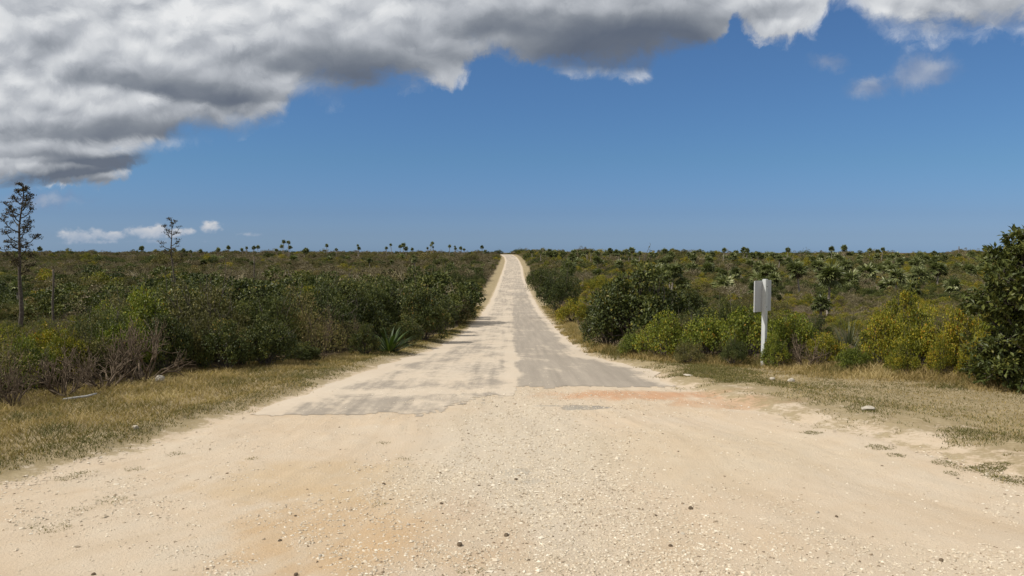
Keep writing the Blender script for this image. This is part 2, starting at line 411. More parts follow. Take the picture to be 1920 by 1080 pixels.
def stone_mat(name, stops, scale=20):
    m, N = new_mat(name)
    tc = N.add('ShaderNodeTexCoord').outputs['Object']
    n = N.noise(tc, scale, 5, 0.6)
    t = N.attr('tone')
    oi = N.add('ShaderNodeObjectInfo').outputs['Random']
    f = N.m('ADD', t, N.m('MULTIPLY', N.m('SUBTRACT', n, 0.5), 0.5), clamp=True)
    c = N.ramp(f, stops)
    b = N.add('ShaderNodeBsdfPrincipled'); N.l.new(c, b.inputs['Base Color']); b.inputs['Roughness'].default_value = 0.9
    b.inputs['Specular IOR Level'].default_value = 0.15
    o = N.add('ShaderNodeOutputMaterial'); N.l.new(b.outputs[0], o.inputs[0])
    return m
M['pebble'] = stone_mat('crushed_limestone', [(0, (.10, .075, .05)), (.12, (.24, .18, .12)), (.3, (.42, .345, .25)), (.7, (.53, .455, .345)), (1, (.66, .60, .49))])
M['palestone'] = stone_mat('pale_limestone', [(0, (.28, .235, .175)), (.5, (.40, .355, .285)), (1, (.52, .48, .42))])
M['darkstone'] = stone_mat('dark_stone', [(0, (.06, .045, .03)), (.5, (.12, .09, .06)), (1, (.20, .15, .10))])

# ---- ground materials: all use plan coordinates (object space = world space here)
def sand_colour(N, P):
    """colour of the crushed limestone surface, and its height"""
    big = N.noise(P, 0.42, 4, 0.6)
    mid = N.noise(P, 2.3, 5, 0.6, 0.3)
    fine = N.noise(P, 38.0, 4, 0.7)
    peb = N.add('ShaderNodeTexVoronoi'); N.put(peb.inputs['Vector'], P); peb.inputs['Scale'].default_value = 42.0
    c = N.ramp(N.m('ADD', N.m('MULTIPLY', big, 0.6), N.m('MULTIPLY', mid, 0.4)),
               [(0.28, (.45, .343, .232)), (0.42, (.488, .384, .272)), (0.56, (.507, .414, .307)), (0.75, (.527, .451, .351))])
    return c, big, mid, fine, peb
def blotch(N, P, cx_, cy_, rx, ry, nz, amt, rough=2.2):
    s = N.add('ShaderNodeSeparateXYZ'); N.put(s.inputs[0], P)
    a = N.m('DIVIDE', N.m('SUBTRACT', s.outputs[0], cx_), rx); b = N.m('DIVIDE', N.m('SUBTRACT', s.outputs[1], cy_), ry)
    r = N.m('ADD', N.m('MULTIPLY', a, a), N.m('MULTIPLY', b, b))
    return N.m('MULTIPLY', N.step(N.m('ADD', r, N.m('MULTIPLY', N.m('SUBTRACT', nz, 0.5), rough)), 1.1, 0.1 if rough > 2 else .75), amt)
def ground_material(name, asphalt=False):
    m, N = new_mat(name)
    P = N.add('ShaderNodeTexCoord').outputs['Object']
    c, big, mid, fine, peb = sand_colour(N, P)
    # orange marl patches
    for (px, py, rx, ry, amt, col) in [(1190, 742, 1.9, .6, .95, (.45, .265, .155)), (1380, 758, 1.1, .5, .7, (.44, .275, .165)), (860, 1010, .7, 1.0, .75, (.43, .27, .14)), (690, 985, 1.3, 1.3, .7, (.455, .31, .17)), (880, 950, .35, .5, .5, (.42, .25, .14)),
                                       (1040, 930, .5, .35, .25, (.44, .31, .18)), (990, 1060, .4, .3, .5, (.44, .31, .18)), (620, 900, 1.4, .9, .5, (.455, .335, .195))]:
        q = at(px, py)
        c = N.mix(blotch(N, P, float(q[0]), float(q[1]), rx, ry, mid, amt), c, (*col, 1))
    for (px, py, rx, ry, amt) in [(1098, 766, .36, .16, .9), (1060, 762, .5, .05, .7), (967, 886, .16, .14, .75), (955, 905, .14, .06, .6), (1000, 902, .14, .08, .5)]:
        q = at(px, py)
        c = N.mix(blotch(N, P, float(q[0]), float(q[1]), rx, ry, N.noise(P, 7.0, 5, .65), amt, 1.5), c, (.235, .215, .185, 1))
    q = at(960, 850); c = N.mix(blotch(N, P, float(q[0]), float(q[1]), 1.3, 4.5, big, .55), c, (.485, .43, .345, 1))
    # pale dusty wheel strips
    q = at(1350, 850); c = N.mix(blotch(N, P, float(q[0]), float(q[1]), 2.2, 1.6, big, .3), c, (.49, .41, .29, 1))
    sp = N.noise(P, 95.0, 4, 0.75)
    dots = N.step(sp, 0.57, 0.70)
    gap = N.step(mid, 0.40, 0.62)
    c = N.mix(N.m('MULTIPLY', dots, N.m('ADD', 0.30, N.m('MULTIPLY', gap, 0.40))), c, (.255, .19, .125, 1))
    lite = N.step(N.noise(P, 60.0, 3, 0.7), 0.58, 0.72)
    c = N.mix(N.m('MULTIPLY', lite, 0.35), c, (.57, .52, .42, 1))
    fan = N.attr('fan'); fs = N.add('ShaderNodeSeparateXYZ'); N.put(fs.inputs[0], P)
    stq = N.noise(N.comb(N.m('MULTIPLY', fan, 26.0), N.m('MULTIPLY', fs.outputs[1], 0.22), 0.0), 1.0, 5, 0.65)
    c = N.mix(N.m('MULTIPLY', N.step(stq, .50, .66), .26), c, (.50, .43, .33, 1))
    c = N.mix(N.m('MULTIPLY', N.step(stq, .50, .34), .22), c, (.40, .31, .205, 1))
    height = N.m('ADD', N.m('MULTIPLY', sp, 0.5), N.m('ADD', N.m('MULTIPLY', fine, 0.9), N.m('MULTIPLY', mid, 0.8)))
    if asphalt:
        cov = N.attr('cover')
        pz = N.add('ShaderNodeMapping'); N.put(pz.inputs[0], P); pz.inputs['Scale'].default_value = (1.0, 0.55, 1)
        n1 = N.noise(pz.outputs[0], 1.3, 6, 0.65, 0.6); n2 = N.noise(pz.outputs[0], 9.0, 5, 0.7)
        st = N.add('ShaderNodeMapping'); N.put(st.inputs[0], P); st.inputs['Scale'].default_value = (3.2, 0.10, 1)
        n3 = N.noise(st.outputs[0], 1.6, 4, 0.6)
        f = N.m('ADD', N.m('ADD', N.m('MULTIPLY', n1, .8), N.m('MULTIPLY', n2, .45)), N.m('ADD', N.m('MULTIPLY', n3, .35), N.m('SUBTRACT', cov, 0.5)))
        cover = N.step(f, 0.66, 0.94)
        tar = N.ramp(N.m('ADD', N.m('MULTIPLY', N.noise(P, 120.0, 3, .75), .55), N.m('MULTIPLY', n3, .5)), [(0.3, (.215, .185, .15)), (0.55, (.295, .255, .207)), (0.75, (.37, .318, .256))])
        pale = N.mix(0.62, c, (.47, .405, .325, 1))
        c = N.mix(cover, tar, pale)
    else:
        ins = N.attr('inside')
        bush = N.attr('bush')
        n1 = N.noise(P, 2.6, 6, 0.68); n2 = N.noise(P, 14.0, 4, 0.7)
        nn = N.m('ADD', N.m('MULTIPLY', N.m('SUBTRACT', n1, .5), 1.6), N.m('MULTIPLY', N.m('SUBTRACT', n2, .5), .9))
        g = N.step(N.m('ADD', N.m('MULTIPLY', ins, -1.6), N.m('MULTIPLY', nn, 1.25)), -0.1, 0.35)
        gc = N.ramp(N.m('ADD', N.m('MULTIPLY', n1, .6), N.m('MULTIPLY', n2, .4)), [(.3, (.12, .10, .045)), (.5, (.23, .18, .09)), (.72, (.40, .325, .205))])
        c = N.mix(N.m('MULTIPLY', g, 0.85), c, gc)
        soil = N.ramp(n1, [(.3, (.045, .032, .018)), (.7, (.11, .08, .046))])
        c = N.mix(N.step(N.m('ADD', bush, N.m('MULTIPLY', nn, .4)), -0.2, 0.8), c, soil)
    b = N.add('ShaderNodeBsdfPrincipled'); N.l.new(c, b.inputs['Base Color']); b.inputs['Roughness'].default_value = 0.95
    b.inputs['Specular IOR Level'].default_value = 0.1
    bp = N.add('ShaderNodeBump'); bp.inputs['Strength'].default_value = 0.45 if asphalt else 1.0; bp.inputs['Distance'].default_value = 0.014
    N.l.new(height, bp.inputs['Height']); N.l.new(bp.outputs[0], b.inputs['Normal'])
    o = N.add('ShaderNodeOutputMaterial'); N.l.new(b.outputs[0], o.inputs[0])
    return m
M['ground'] = ground_material('limestone_ground')
M['asphalt'] = ground_material('worn_asphalt', True)

# ------------------------------------------------------------------ ground sheet
def fan_of(x, y): return np.clip((x - np.maximum(xl(y), -14)) / (np.minimum(xr(y), 14) - np.maximum(xl(y), -14)), -.5, 1.5)
def relief(x, y):
    """small unevenness of the gravel, fading out with distance"""
    near = np.clip((22 - y) / 8, 0, 1) * np.clip((16 - np.abs(x)) / 6, 0, 1)
    rut = 0.05 * (fbm(fan_of(x, y) * 22, y * .2, 9, 3) - .5)
    return near * ((fbm(x * 1.4, y * 1.4, 21, 4) - 0.5) * 0.05 + rut * 0.6 + (fbm(x * 9, y * 9, 31, 2) - .5) * .012)
def axis(vals):
    out = []
    for a, b, s in vals: out += list(np.arange(a, b, s))
    return np.array(out + [vals[-1][1]])
def geo(a, b, s, g):
    o = [a]
    while o[-1] < b: o.append(o[-1] + s); s *= g
    return o
xs = np.array(sorted([-v for v in geo(9, 4000, .1, 1.06)[1:]] + list(np.arange(-9, 9.01, .07)) + geo(9, 4000, .1, 1.06)[1:]))
ys = np.array(sorted(list(-np.array(geo(-3, 4000, .3, 1.15)[1:])) + list(np.arange(3, 16, .07)) + geo(16, 340, .07, 1.02) + geo(344, 9000, 4, 1.1)))
def grid_mesh(name, X, Y, Z, mat, attrs, keep=None):
    h, w = X.shape
    idx = np.arange(h * w).reshape(h, w)
    F = np.stack([idx[:-1, :-1], idx[:-1, 1:], idx[1:, 1:], idx[1:, :-1]], -1).reshape(-1, 4)
    if keep is not None: F = F[keep.ravel()]
    mb = MB(); mb.add(np.stack([X, Y, Z], -1).reshape(-1, 3), F)
    me = mb.mesh(name, mat, True)
    attrs['fan'] = fan_of(X, Y)
    for k, v in attrs.items():
        a = me.attributes.new(k, 'FLOAT', 'POINT'); a.data.foreach_set('value', np.ascontiguousarray(v, np.float32).ravel())
    return link(name, me)
Xg, Yg = np.meshgrid(xs, ys)
Zg = terrain(Xg, Yg) + relief(Xg, Yg)
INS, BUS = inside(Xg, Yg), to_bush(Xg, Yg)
def verge_in(x, y):
    """like inside(), but the verge right of the gravel starts later: thin grass with bare sand between"""
    k = np.clip(x / 1.5, 0, 1) * np.clip((14.5 - y) / 2, 0, 1)
    i = inside(x, y)
    return i + k * np.clip(-i, 0, 1.1) * .75
# the verge stands a little proud of the worn road surface
Zg = Zg + np.clip(-INS, 0, 0.5) * 0.16 * np.clip((60 - Yg) / 30, 0, 1)
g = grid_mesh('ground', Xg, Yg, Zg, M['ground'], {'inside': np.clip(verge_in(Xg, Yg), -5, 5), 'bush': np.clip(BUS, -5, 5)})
tag(g, 'pale sandy ground with dry verges and scrub soil', 'ground', kind='structure')
def gz(x, y):
    z = terrain(x, y) + relief(x, y)
    return z + np.clip(-inside(x, y), 0, 0.5) * 0.16 * np.clip((60 - np.asarray(y)) / 30, 0, 1)

# ------------------------------------------------------------------ gravel junction and old asphalt road, laid on the ground
ry = np.array(list(np.arange(3.2, 14.2, .06)))
tt = np.linspace(0, 1, 260)
Yr, T_ = np.meshgrid(ry, tt, indexing='ij')
L_, R_ = np.maximum(xl(Yr) + .12, -11), np.minimum(xr(Yr) - .12, 11)
Xr = L_ + (R_ - L_) * T_
jag = (fbm(Xr * 3, Yr * 3, 77, 4) - .5)
I_ = inside(Xr, Yr) + jag * .5
Zr = gz(Xr, Yr) + 0.004
kf = (I_[:-1, :-1] > 0.12)
gr = grid_mesh('gravel_road', Xr, Yr, Zr, M['ground'], {'inside': np.clip(inside(Xr, Yr), -5, 5), 'bush': np.full_like(Xr, -5)}, kf)
tag(gr, 'crushed limestone gravel road crossing in front of the paved road', 'gravel road', kind='structure')
ry = np.array(geo(10.0, 338, .045, 1.016))
tt = np.linspace(0, 1, 150)
Yr, T_ = np.meshgrid(ry, tt, indexing='ij')
wob = lambda s: (fbm(ry * 1.3, ry * 0 + s, 55, 4) - .5)[:, None] * .35
L_, R_ = xl(Yr) + .02 + wob(1), xr(Yr) - .02 + wob(8)
Xr = L_ + (R_ - L_) * T_
Zr = gz(Xr, Yr) + 0.008
yA, yB = float(at(1100, 727)[1]), float(at(600, 779)[1])
jag = (fbm(Xr * 1.6, Yr * 1.6, 91, 3) - .5) * 1.5 + (fbm(Xr * 11, Yr * 11, 92, 3) - .5) * .9
x0 = float(at(965, 727)[0])
kf = np.where(Xr > x0 + jag * .15, Yr > yA + jag * .35 + (Xr - x0) * .03, np.where(Xr < -.9 + jag * .8, Yr > yB + jag * .25 + .1 * (Xr + 3), Yr > yB + .8 + (Xr + .9) * 1.0 + jag * .9))[:-1, :-1]
lane = 0.36 + .20 * np.clip(.5 - (Xr - cx(Yr) - .05 - .25 * (fbm(Xr * 2, Yr * 1.2, 14, 3) - .5)) / .25, 0, 1)
far = np.clip((Yr - 40) / 100, 0, 1)
cov = (lane - .03) * (1 - far) + 0.48 * far
edge = np.minimum(Xr - L_, R_ - Xr)
cov = cov + .30 * (fbm(Xr * .7, Yr * .35, 15, 4) - .5) + .45 * np.clip(1 - edge / .55, 0, 1) + .16 * np.clip(1 - np.abs(Xr - cx(Yr)) / .22, 0, 1) * np.clip((40 - Yr) / 20, 0, 1)
cov = cov + .22 * np.clip(1 - np.abs(Xr - cx(Yr) - .45 * (fbm(Yr * .8, Yr * 0 + 3, 19, 3) - .5)) / .16, 0, 1) * (Yr < 22) - .12 * np.clip(1 - np.abs(Yr - 13.6) / .8, 0, 1) - .09 * np.clip(1 - (Yr - yB) / 1.6, 0, 1) + 0.25 * np.clip(1 - np.abs(Yr - 12.75 - .08 * Xr) / .35, 0, 1) * (Xr < 0)
pr = grid_mesh('paved_road', Xr, Yr, Zr, M['asphalt'], {'cover': cov}, kf)
tag(pr, 'worn grey asphalt road dusted with sand running straight to the crest', 'paved road', kind='structure')

# ------------------------------------------------------------------ gravel stones (stuff)
def pebbles(n, name, label):
    mb = MB()
    y = 3.6 + 11.0 * rng.random(n * 4) ** 1.35; x = (rng.random(n * 4) * 2 - 1) * (y * .68 + .6)
    d = fbm(x * .55, y * .55, 61, 4); dd = fbm(x * 2.5, y * 2.5, 62, 3)
    strip = np.exp(-((x - .25 + .04 * (y - 6)) / 1.15) ** 2) * .9
    prob = np.clip((d - .42) * 1.6 + (dd - .5) * .9 + strip, 0.03, 1)
    ok = (inside(x, y) > -.1) & (rng.random(len(x)) < prob)
    ok &= ~((y > yA - .1) & (rng.random(len(x)) < .93))
    x, y = x[ok][:n], y[ok][:n]; k = len(x)
    s = 0.0048 + 0.0115 * rng.random(k) ** 2.4
    s[rng.random(k) < .015] *= 1.8
    base = np.array([(1, 0, 0), (0, 1, 0), (-1, 0, 0), (0, -1, 0), (0, 0, 1), (0, 0, -1)], float)
    v = base[None] * s[:, None, None] * (0.6 + .8 * rng.random((k, 6, 1))) + (rng.random((k, 6, 3)) - .5) * s[:, None, None] * .7
    v[:, :, 2] *= .5
    a = rng.random(k) * 6.28
    X = v[:, :, 0] * np.cos(a)[:, None] - v[:, :, 1] * np.sin(a)[:, None]; Y = v[:, :, 0] * np.sin(a)[:, None] + v[:, :, 1] * np.cos(a)[:, None]
    z = gz(x, y) + .004 + s * .08
    v = np.stack([X + x[:, None], Y + y[:, None], v[:, :, 2] + z[:, None]], -1)
    f = np.array([(0, 1, 4), (1, 2, 4), (2, 3, 4), (3, 0, 4), (1, 0, 5), (2, 1, 5), (3, 2, 5), (0, 3, 5)])
    F = (f[None] + (np.arange(k) * 6)[:, None, None]).reshape(-1, 3)
    tone = np.clip(.58 + .2 * rng.standard_normal(k), .18, 1); tone[rng.random(k) < .03] = .08
    mb.add(v.reshape(-1, 3), F, np.repeat(tone, 8))
    return tag(mb.build(name, M['pebble']), label, 'gravel', kind='stuff')
pebbles(75000, 'gravel', 'loose crushed limestone chips scattered over the road surface')

# ------------------------------------------------------------------ grass (stuff)
def blades(n, region, hfun, wid, mat, name, label, tonef, lean=.5):
    x, y = region(n)
    k = len(x); z = gz(x, y)
    h = hfun(x, y) * (0.5 + rng.random(k)); a = rng.random(k) * 6.28; b = rng.random(k) * 6.28
    ld = np.stack([np.cos(b), np.sin(b), 0 * b], -1); sd_ = np.stack([np.cos(a), np.sin(a), 0 * a], -1)
    w = (wid * (.6 + .8 * rng.random(k)) * (1 + y / 26))[:, None]
    p = np.stack([x, y, z - .01], -1)
    le = lean * (.2 + rng.random(k))[:, None] * h[:, None]
    up = np.array([0, 0, 1.0]) * h[:, None]
    v = np.stack([p - sd_ * w, p + sd_ * w, p + sd_ * w * .7 + up * .6 + ld * le * .45, p - sd_ * w * .7 + up * .6 + ld * le * .45, p + up * .95 + ld * le * 1.2], 1)
    i = np.arange(k) * 5
    t = tonef(x, y, k)
    mb = MB(); mb.add(v.reshape(-1, 3), [np.stack([i, i + 1, i + 2, i + 3], -1), np.stack([i + 3, i + 2, i + 4], -1)], [t, t])
    return tag(mb.build(name, mat), label, 'grass', kind='stuff')
def verge(side, ymax, lo=-.1, hi=.7, dens=None):
    def f(n):
        y = 4 + (ymax - 4) * rng.random(n * 5) ** 2.0
        e = xl(y) if side < 0 else xr(y); b = bl(y) if side < 0 else br(y)
        b = np.clip(b, -y * .75 - 3, y * .75 + 3); e = np.clip(e, -y * .75 - 3, y * .75 + 3)
        x = e + (b - e) * (rng.random(n * 5) * 1.45 - .1)
        ins = verge_in(x, y)
        patch = fbm(x * 1.1, y * 1.1, 41, 4) + .5 * (fbm(x * 5, y * 5, 43, 3) - .5)
        wgt = np.abs(b - e) / 4.5
        thr = np.clip(-ins / (1.1 if side > 0 else .7), 0, 1)
        pr_ = np.clip((thr - 0.15) * 1.6 + (patch - .5) * (2.4 if side > 0 else 1.6) + (.12 if side > 0 else 0), 0, 1)
        ok = (rng.random(len(x)) < pr_ * np.clip(wgt, .15, 1)) & (ins < .25)
        return x[ok][:n], y[ok][:n]
    return f
dryT = lambda x, y, k: np.clip(.18 + 1.5 * (fbm(x * 1.3, y * 1.3, 44, 4) - .33) + .16 * rng.standard_normal(k), 0, 1)
hL = lambda x, y: .03 + .055 * np.clip(-inside(x, y) / 1.5, 0, 1)
hR = lambda x, y: .028 + .15 * np.clip((to_bush(x, y) + 1.3) / 1.2, 0, 1)
blades(85000, verge(-1, 70), hL, .0032, M['grass'], 'dry_grass', 'tan dry grass on the verge left of the road', dryT, 1.3)
blades(105000, verge(1, 70), hR, .0032, M['grass'], 'dry_grass', 'tan dry grass on the verge right of the road', dryT, 1.0)
turfT = lambda x, y, k: np.clip(.45 + .2 * rng.standard_normal(k), 0, 1)
def turf(side):
    f0 = verge(side, 45)
    def f(n):
        x, y = f0(n * 3)
        w = np.exp(-((-inside(x, y) - (.35 if side < 0 else .8)) / (.45 if side < 0 else 1.1)) ** 2) * np.clip((fbm(x * .8, y * .8, 71, 3) - .28) * 3.2, 0, 1)
        ok = rng.random(len(x)) < w
        return x[ok][:n], y[ok][:n]
    return f
blades(45000, turf(-1), lambda x, y: .035 + 0 * x, .003, M['turf'], 'green_grass', 'short olive green grass along the left road edge', turfT, .8)
blades(75000, turf(1), lambda x, y: .035 + 0 * x, .003, M['turf'], 'green_grass', 'short olive green grass in patches right of the gravel', turfT, .8)
# small low mats of weed out on the bare gravel
def mats(n):
    X, Y = [], []
    for px, py, rx, ry_ in [(1850, 882, .30, .09), (1885, 900, .17, .06), (1650, 840, .17, .06), (1680, 855, .1, .05), (1770, 871, .13, .07), (1785, 890, .08, .04), (1520, 812, .16, .05), (100, 992, .14, .05), (210, 940, .14, .06), (60, 990, .05, .03), (150, 955, .1, .03), (250, 880, .10, .05), (150, 893, .16, .07),
                            (720, 830, .1, .03), (755, 860, .1, .03), (710, 945, .07, .04), (880, 1072, .16, .03), (470, 862, .07, .03), (120, 902, .12, .05), (330, 852, .1, .05)]:
        c = at(px, py); m = int(n * rx * ry_ * (3.0 if px > 1000 else 1.3)) + 12
        a = rng.random(m) * 6.28; r = np.sqrt(rng.random(m)) * (.6 + .6 * vnoise(a * 2, a * 0 + px))
        X.append(c[0] + rx * r * np.cos(a)); Y.append(c[1] + ry_ * 2.2 * r * np.sin(a))
    return np.concatenate(X), np.concatenate(Y)
blades(16000, mats, lambda x, y: .022 + 0 * x, .003, M['turf'], 'weed_mat', 'low olive weeds in small mats on the bare gravel', turfT, 1.2)

# ------------------------------------------------------------------ shrubs
def dome_clumps(n, rx, h, r):
    c = []
    for i in range(n):
        a = r.random() * 6.28; q = math.sqrt(r.random()) * .80
        top = h * (1 - .75 * q * q) * (.78 + .3 * r.random())
        z = top * (.30 + .70 * r.random() ** .55)
        c.append((math.cos(a) * q * rx, math.sin(a) * q * rx, z, (.11 + .15 * r.random() ** 1.4) * min(rx, h)))
    return np.array(c)
def foliage(seed, rx, h, ncl, per, L, W, up=.35, spread=1.0):
    r = np.random.default_rng(seed); mb = MB()
    C = dome_clumps(ncl, rx, h, r)
    for (x, y, z, cr) in C:
        k = int(per * (.6 + .8 * r.random()))
        d = norm(r.standard_normal((k, 3)) + np.array([0, 0, up]))
        p = np.array([x, y, z]) + d * cr * (.45 + .6 * r.random((k, 1)) ** .6) * np.array([1.15, 1.15, .85]) * spread
        ok = p[:, 2] > .03; p, d = p[ok], d[ok]; k = len(p)
        if k == 0: continue
        dd = norm(d + .9 * r.standard_normal((k, 3)) + np.array([0, 0, .25]))
        nr = norm(d * .8 + np.array([0, 0, .6]) + .5 * r.standard_normal((k, 3)))
        s = .65 + .7 * r.random(k)
        t = np.clip(.40 + .15 * r.standard_normal() + .22 * r.standard_normal(k), 0, .97)
        t[r.random(k) < .012] = 1.0
        leaves(mb, p, dd, nr, L * s, W * s, t)
    return mb, C
def stems(seed, C, r0=.016, extra=0, h=1.0):
    r = np.random.default_rng(seed + 99); mb = MB()
    for i in range(0, len(C), 2):
        x, y, z, cr = C[i]
        b = r.standard_normal(3) * .06; b[2] = -.06
        e = np.array([x, y, z])
        m1 = b + (e - b) * .35 + np.array([0, 0, .1]) + r.standard_normal(3) * .05; m2 = b + (e - b) * .7 + r.standard_normal(3) * .06
        tube(mb, [b, m1, m2, e], [r0, r0 * .8, r0 * .55, r0 * .3], 5, r.random(), False)
        for _ in range(2):
            q = e + norm(r.standard_normal(3) + np.array([0, 0, .6])) * cr * 1.15
            tube(mb, [m2, (m2 + q) / 2 + r.standard_normal(3) * .03, q], [r0 * .45, r0 * .35, r0 * .2], 3, r.random(), False)
    return mb
def twig_mesh(seed, h, spread, n0=9, depth=3, r0=.013, mb=None, forks=(2, 3)):
    """bare branching shrub"""
    r = np.random.default_rng(seed); mb = mb or MB()
    def grow(p, d, L, rad, k):
        q1 = p + d * L * .5 + r.standard_normal(3) * L * .05; d2 = norm(d + r.standard_normal(3) * .22 + np.array([0, 0, .12]))
        q2 = q1 + d2 * L * .5
        tube(mb, [p, q1, q2], [rad, rad * .85, rad * .65], 5 if rad > .008 else 3, float(np.clip(.4 + .3 * r.standard_normal(), 0, 1)), True)
        if k > 0:
            for _ in range(r.integers(forks[0], forks[1] + 1)):
                dn = norm(d2 + r.standard_normal(3) * .5 + np.array([0, 0, .18]))
                grow(q2, dn, L * (.55 + .35 * r.random()), rad * .62, k - 1)
    for i in range(n0):
        a = r.random() * 6.28; s = spread * (.3 + .8 * r.random())
        grow(np.array([math.cos(a) * .06, math.sin(a) * .06, -.04]), norm(np.array([math.cos(a) * s, math.sin(a) * s, .9])), h * (.34 + .14 * r.random()), r0 * (.7 + .6 * r.random()), depth)
    return mb
def leafy_bits(mb_src, seed, n, h, rx, L, W):
    r = np.random.default_rng(seed); mb = MB()
    a = r.random(n) * 6.28; q = np.sqrt(r.random(n)) * rx
    p = np.stack([np.cos(a) * q, np.sin(a) * q, h * (.25 + .75 * r.random(n)) * (1 - .35 * (q / rx) ** 2)], -1)
    leaves(mb, p, r.standard_normal((n, 3)) + np.array([0, 0, .4]), r.standard_normal((n, 3)) + np.array([0, 0, 1]), L * (.6 + .8 * r.random(n)), W * (.6 + .8 * r.random(n)), np.clip(.5 + .25 * r.standard_normal(n), 0, 1))
    return mb
# prototypes: mesh pairs (foliage, stems) for a shrub about 1 m high and 1 m in radius: scaled per placement
SHRUB = {'lime': [], 'dark': [], 'fine': [], 'yellow': [], 'olive': [], 'dry': [], 'bare': []}
def proto(kind, seed, rx, h, ncl, per, L, W, mat):
    mb, C = foliage(seed, rx, h, ncl, per, L, W)
    r = np.random.default_rng(seed + 500); st = stems(seed, C)
    for _ in range(16):                                    # long shoots that break the outline
        x, y, z, cr = C[r.integers(len(C))]
        if z < .45 * h: continue
        b = np.array([x, y, z]); d = norm(np.array([x * .8, y * .8, .9]) + .35 * r.standard_normal(3)); ln = .12 + .22 * r.random()
        tube(st, [b, b + d * (cr + ln) * .5 + r.standard_normal(3) * .03, b + d * (cr + ln)], [.008, .006, .003], 3, r.random(), False)
        k = 16; t = (.35 + .68 * r.random(k))[:, None]
        leaves(mb, b + d * (cr + ln) * t, d * .5 + .8 * r.standard_normal((k, 3)), r.standard_normal((k, 3)) * .6 + np.array([0, 0, 1]), L * (.6 + .6 * r.random(k)), W * (.6 + .6 * r.random(k)), np.clip(.5 + .2 * r.standard_normal(k), 0, .97))
    SHRUB[kind].append((mb.mesh('foliage', M[mat]), st.mesh('stems', M['bark'], True)))
for s in range(4): proto('dark', 10 + s, 1.0, 1.35, 70, 185, .056, .033, 'dark')
for s in range(3): proto('fine', 20 + s, 1.0, 1.3, 64, 190, .050, .021, 'fine')
for s in range(4): proto('yellow', 30 + s, 1.0, 1.1, 56, 170, .046, .031, 'yellow')
for s in range(4): proto('lime', 80 + s, 1.0, 1.15, 52, 145, .055, .035, 'lime')
for s in range(4): proto('olive', 40 + s, 1.0, 1.1, 56, 150, .046, .023, 'olive')
for s in range(4):
    tw = twig_mesh(50 + s, 1.15, 1.0, 16, 3, .008)
    SHRUB['dry'].append((leafy_bits(tw, 60 + s, 1500, 1.1, .9, .055, .024).mesh('foliage', M['olive']), tw.mesh('stems', M['bare'], True)))
for s in range(4):
    tw = twig_mesh(70 + s, 1.2, 1.25, 17, 3, .030)
    SHRUB['bare'].append((None, tw.mesh('stems', M['bare'], True)))
NAME = {'lime': 'green_shrub', 'dark': 'broadleaf_shrub', 'fine': 'fine_leaf_shrub', 'yellow': 'yellow_green_shrub', 'olive': 'olive_shrub', 'dry': 'dry_shrub', 'bare': 'bare_shrub'}
CNT = {k: 0 for k in SHRUB}
TAKEN = []
def shrub(kind, x, y, r, h, label, group=None, var=None, cat='shrub'):
    f, st = SHRUB[kind][(CNT[kind] if var is None else var) % len(SHRUB[kind])]; CNT[kind] += 1
    o = empty(NAME[kind], (x, y, float(gz(x, y)) - .03))
    href = {'lime': 1.15, 'dark': 1.35, 'fine': 1.3, 'yellow': 1.1, 'olive': 1.1, 'dry': 1.2, 'bare': 1.15}[kind]
    o.scale = (r, r, h / href); o.rotation_euler = (0, 0, random.random() * 6.28)
    if f is not None: link('foliage', f, o)
    link('stems', st, o)
    TAKEN.append((x, y, r))
    return tag(o, label, cat, group)
def shrub_px(kind, px, base, top, wpx, label, group=None, var=None, push=0.0, cat='shrub'):
    """shrub standing where the photograph's pixel meets the ground; size from its outline in pixels"""
    p = at(px, base); d = p[1]
    y = d + push; x = p[0] * y / d
    h = CAMH - (top - HZ) / FPX * y - float(gz(x, y))
    return shrub(kind, x, y, wpx / 2 / FPX * y, h, label, group, var, cat)

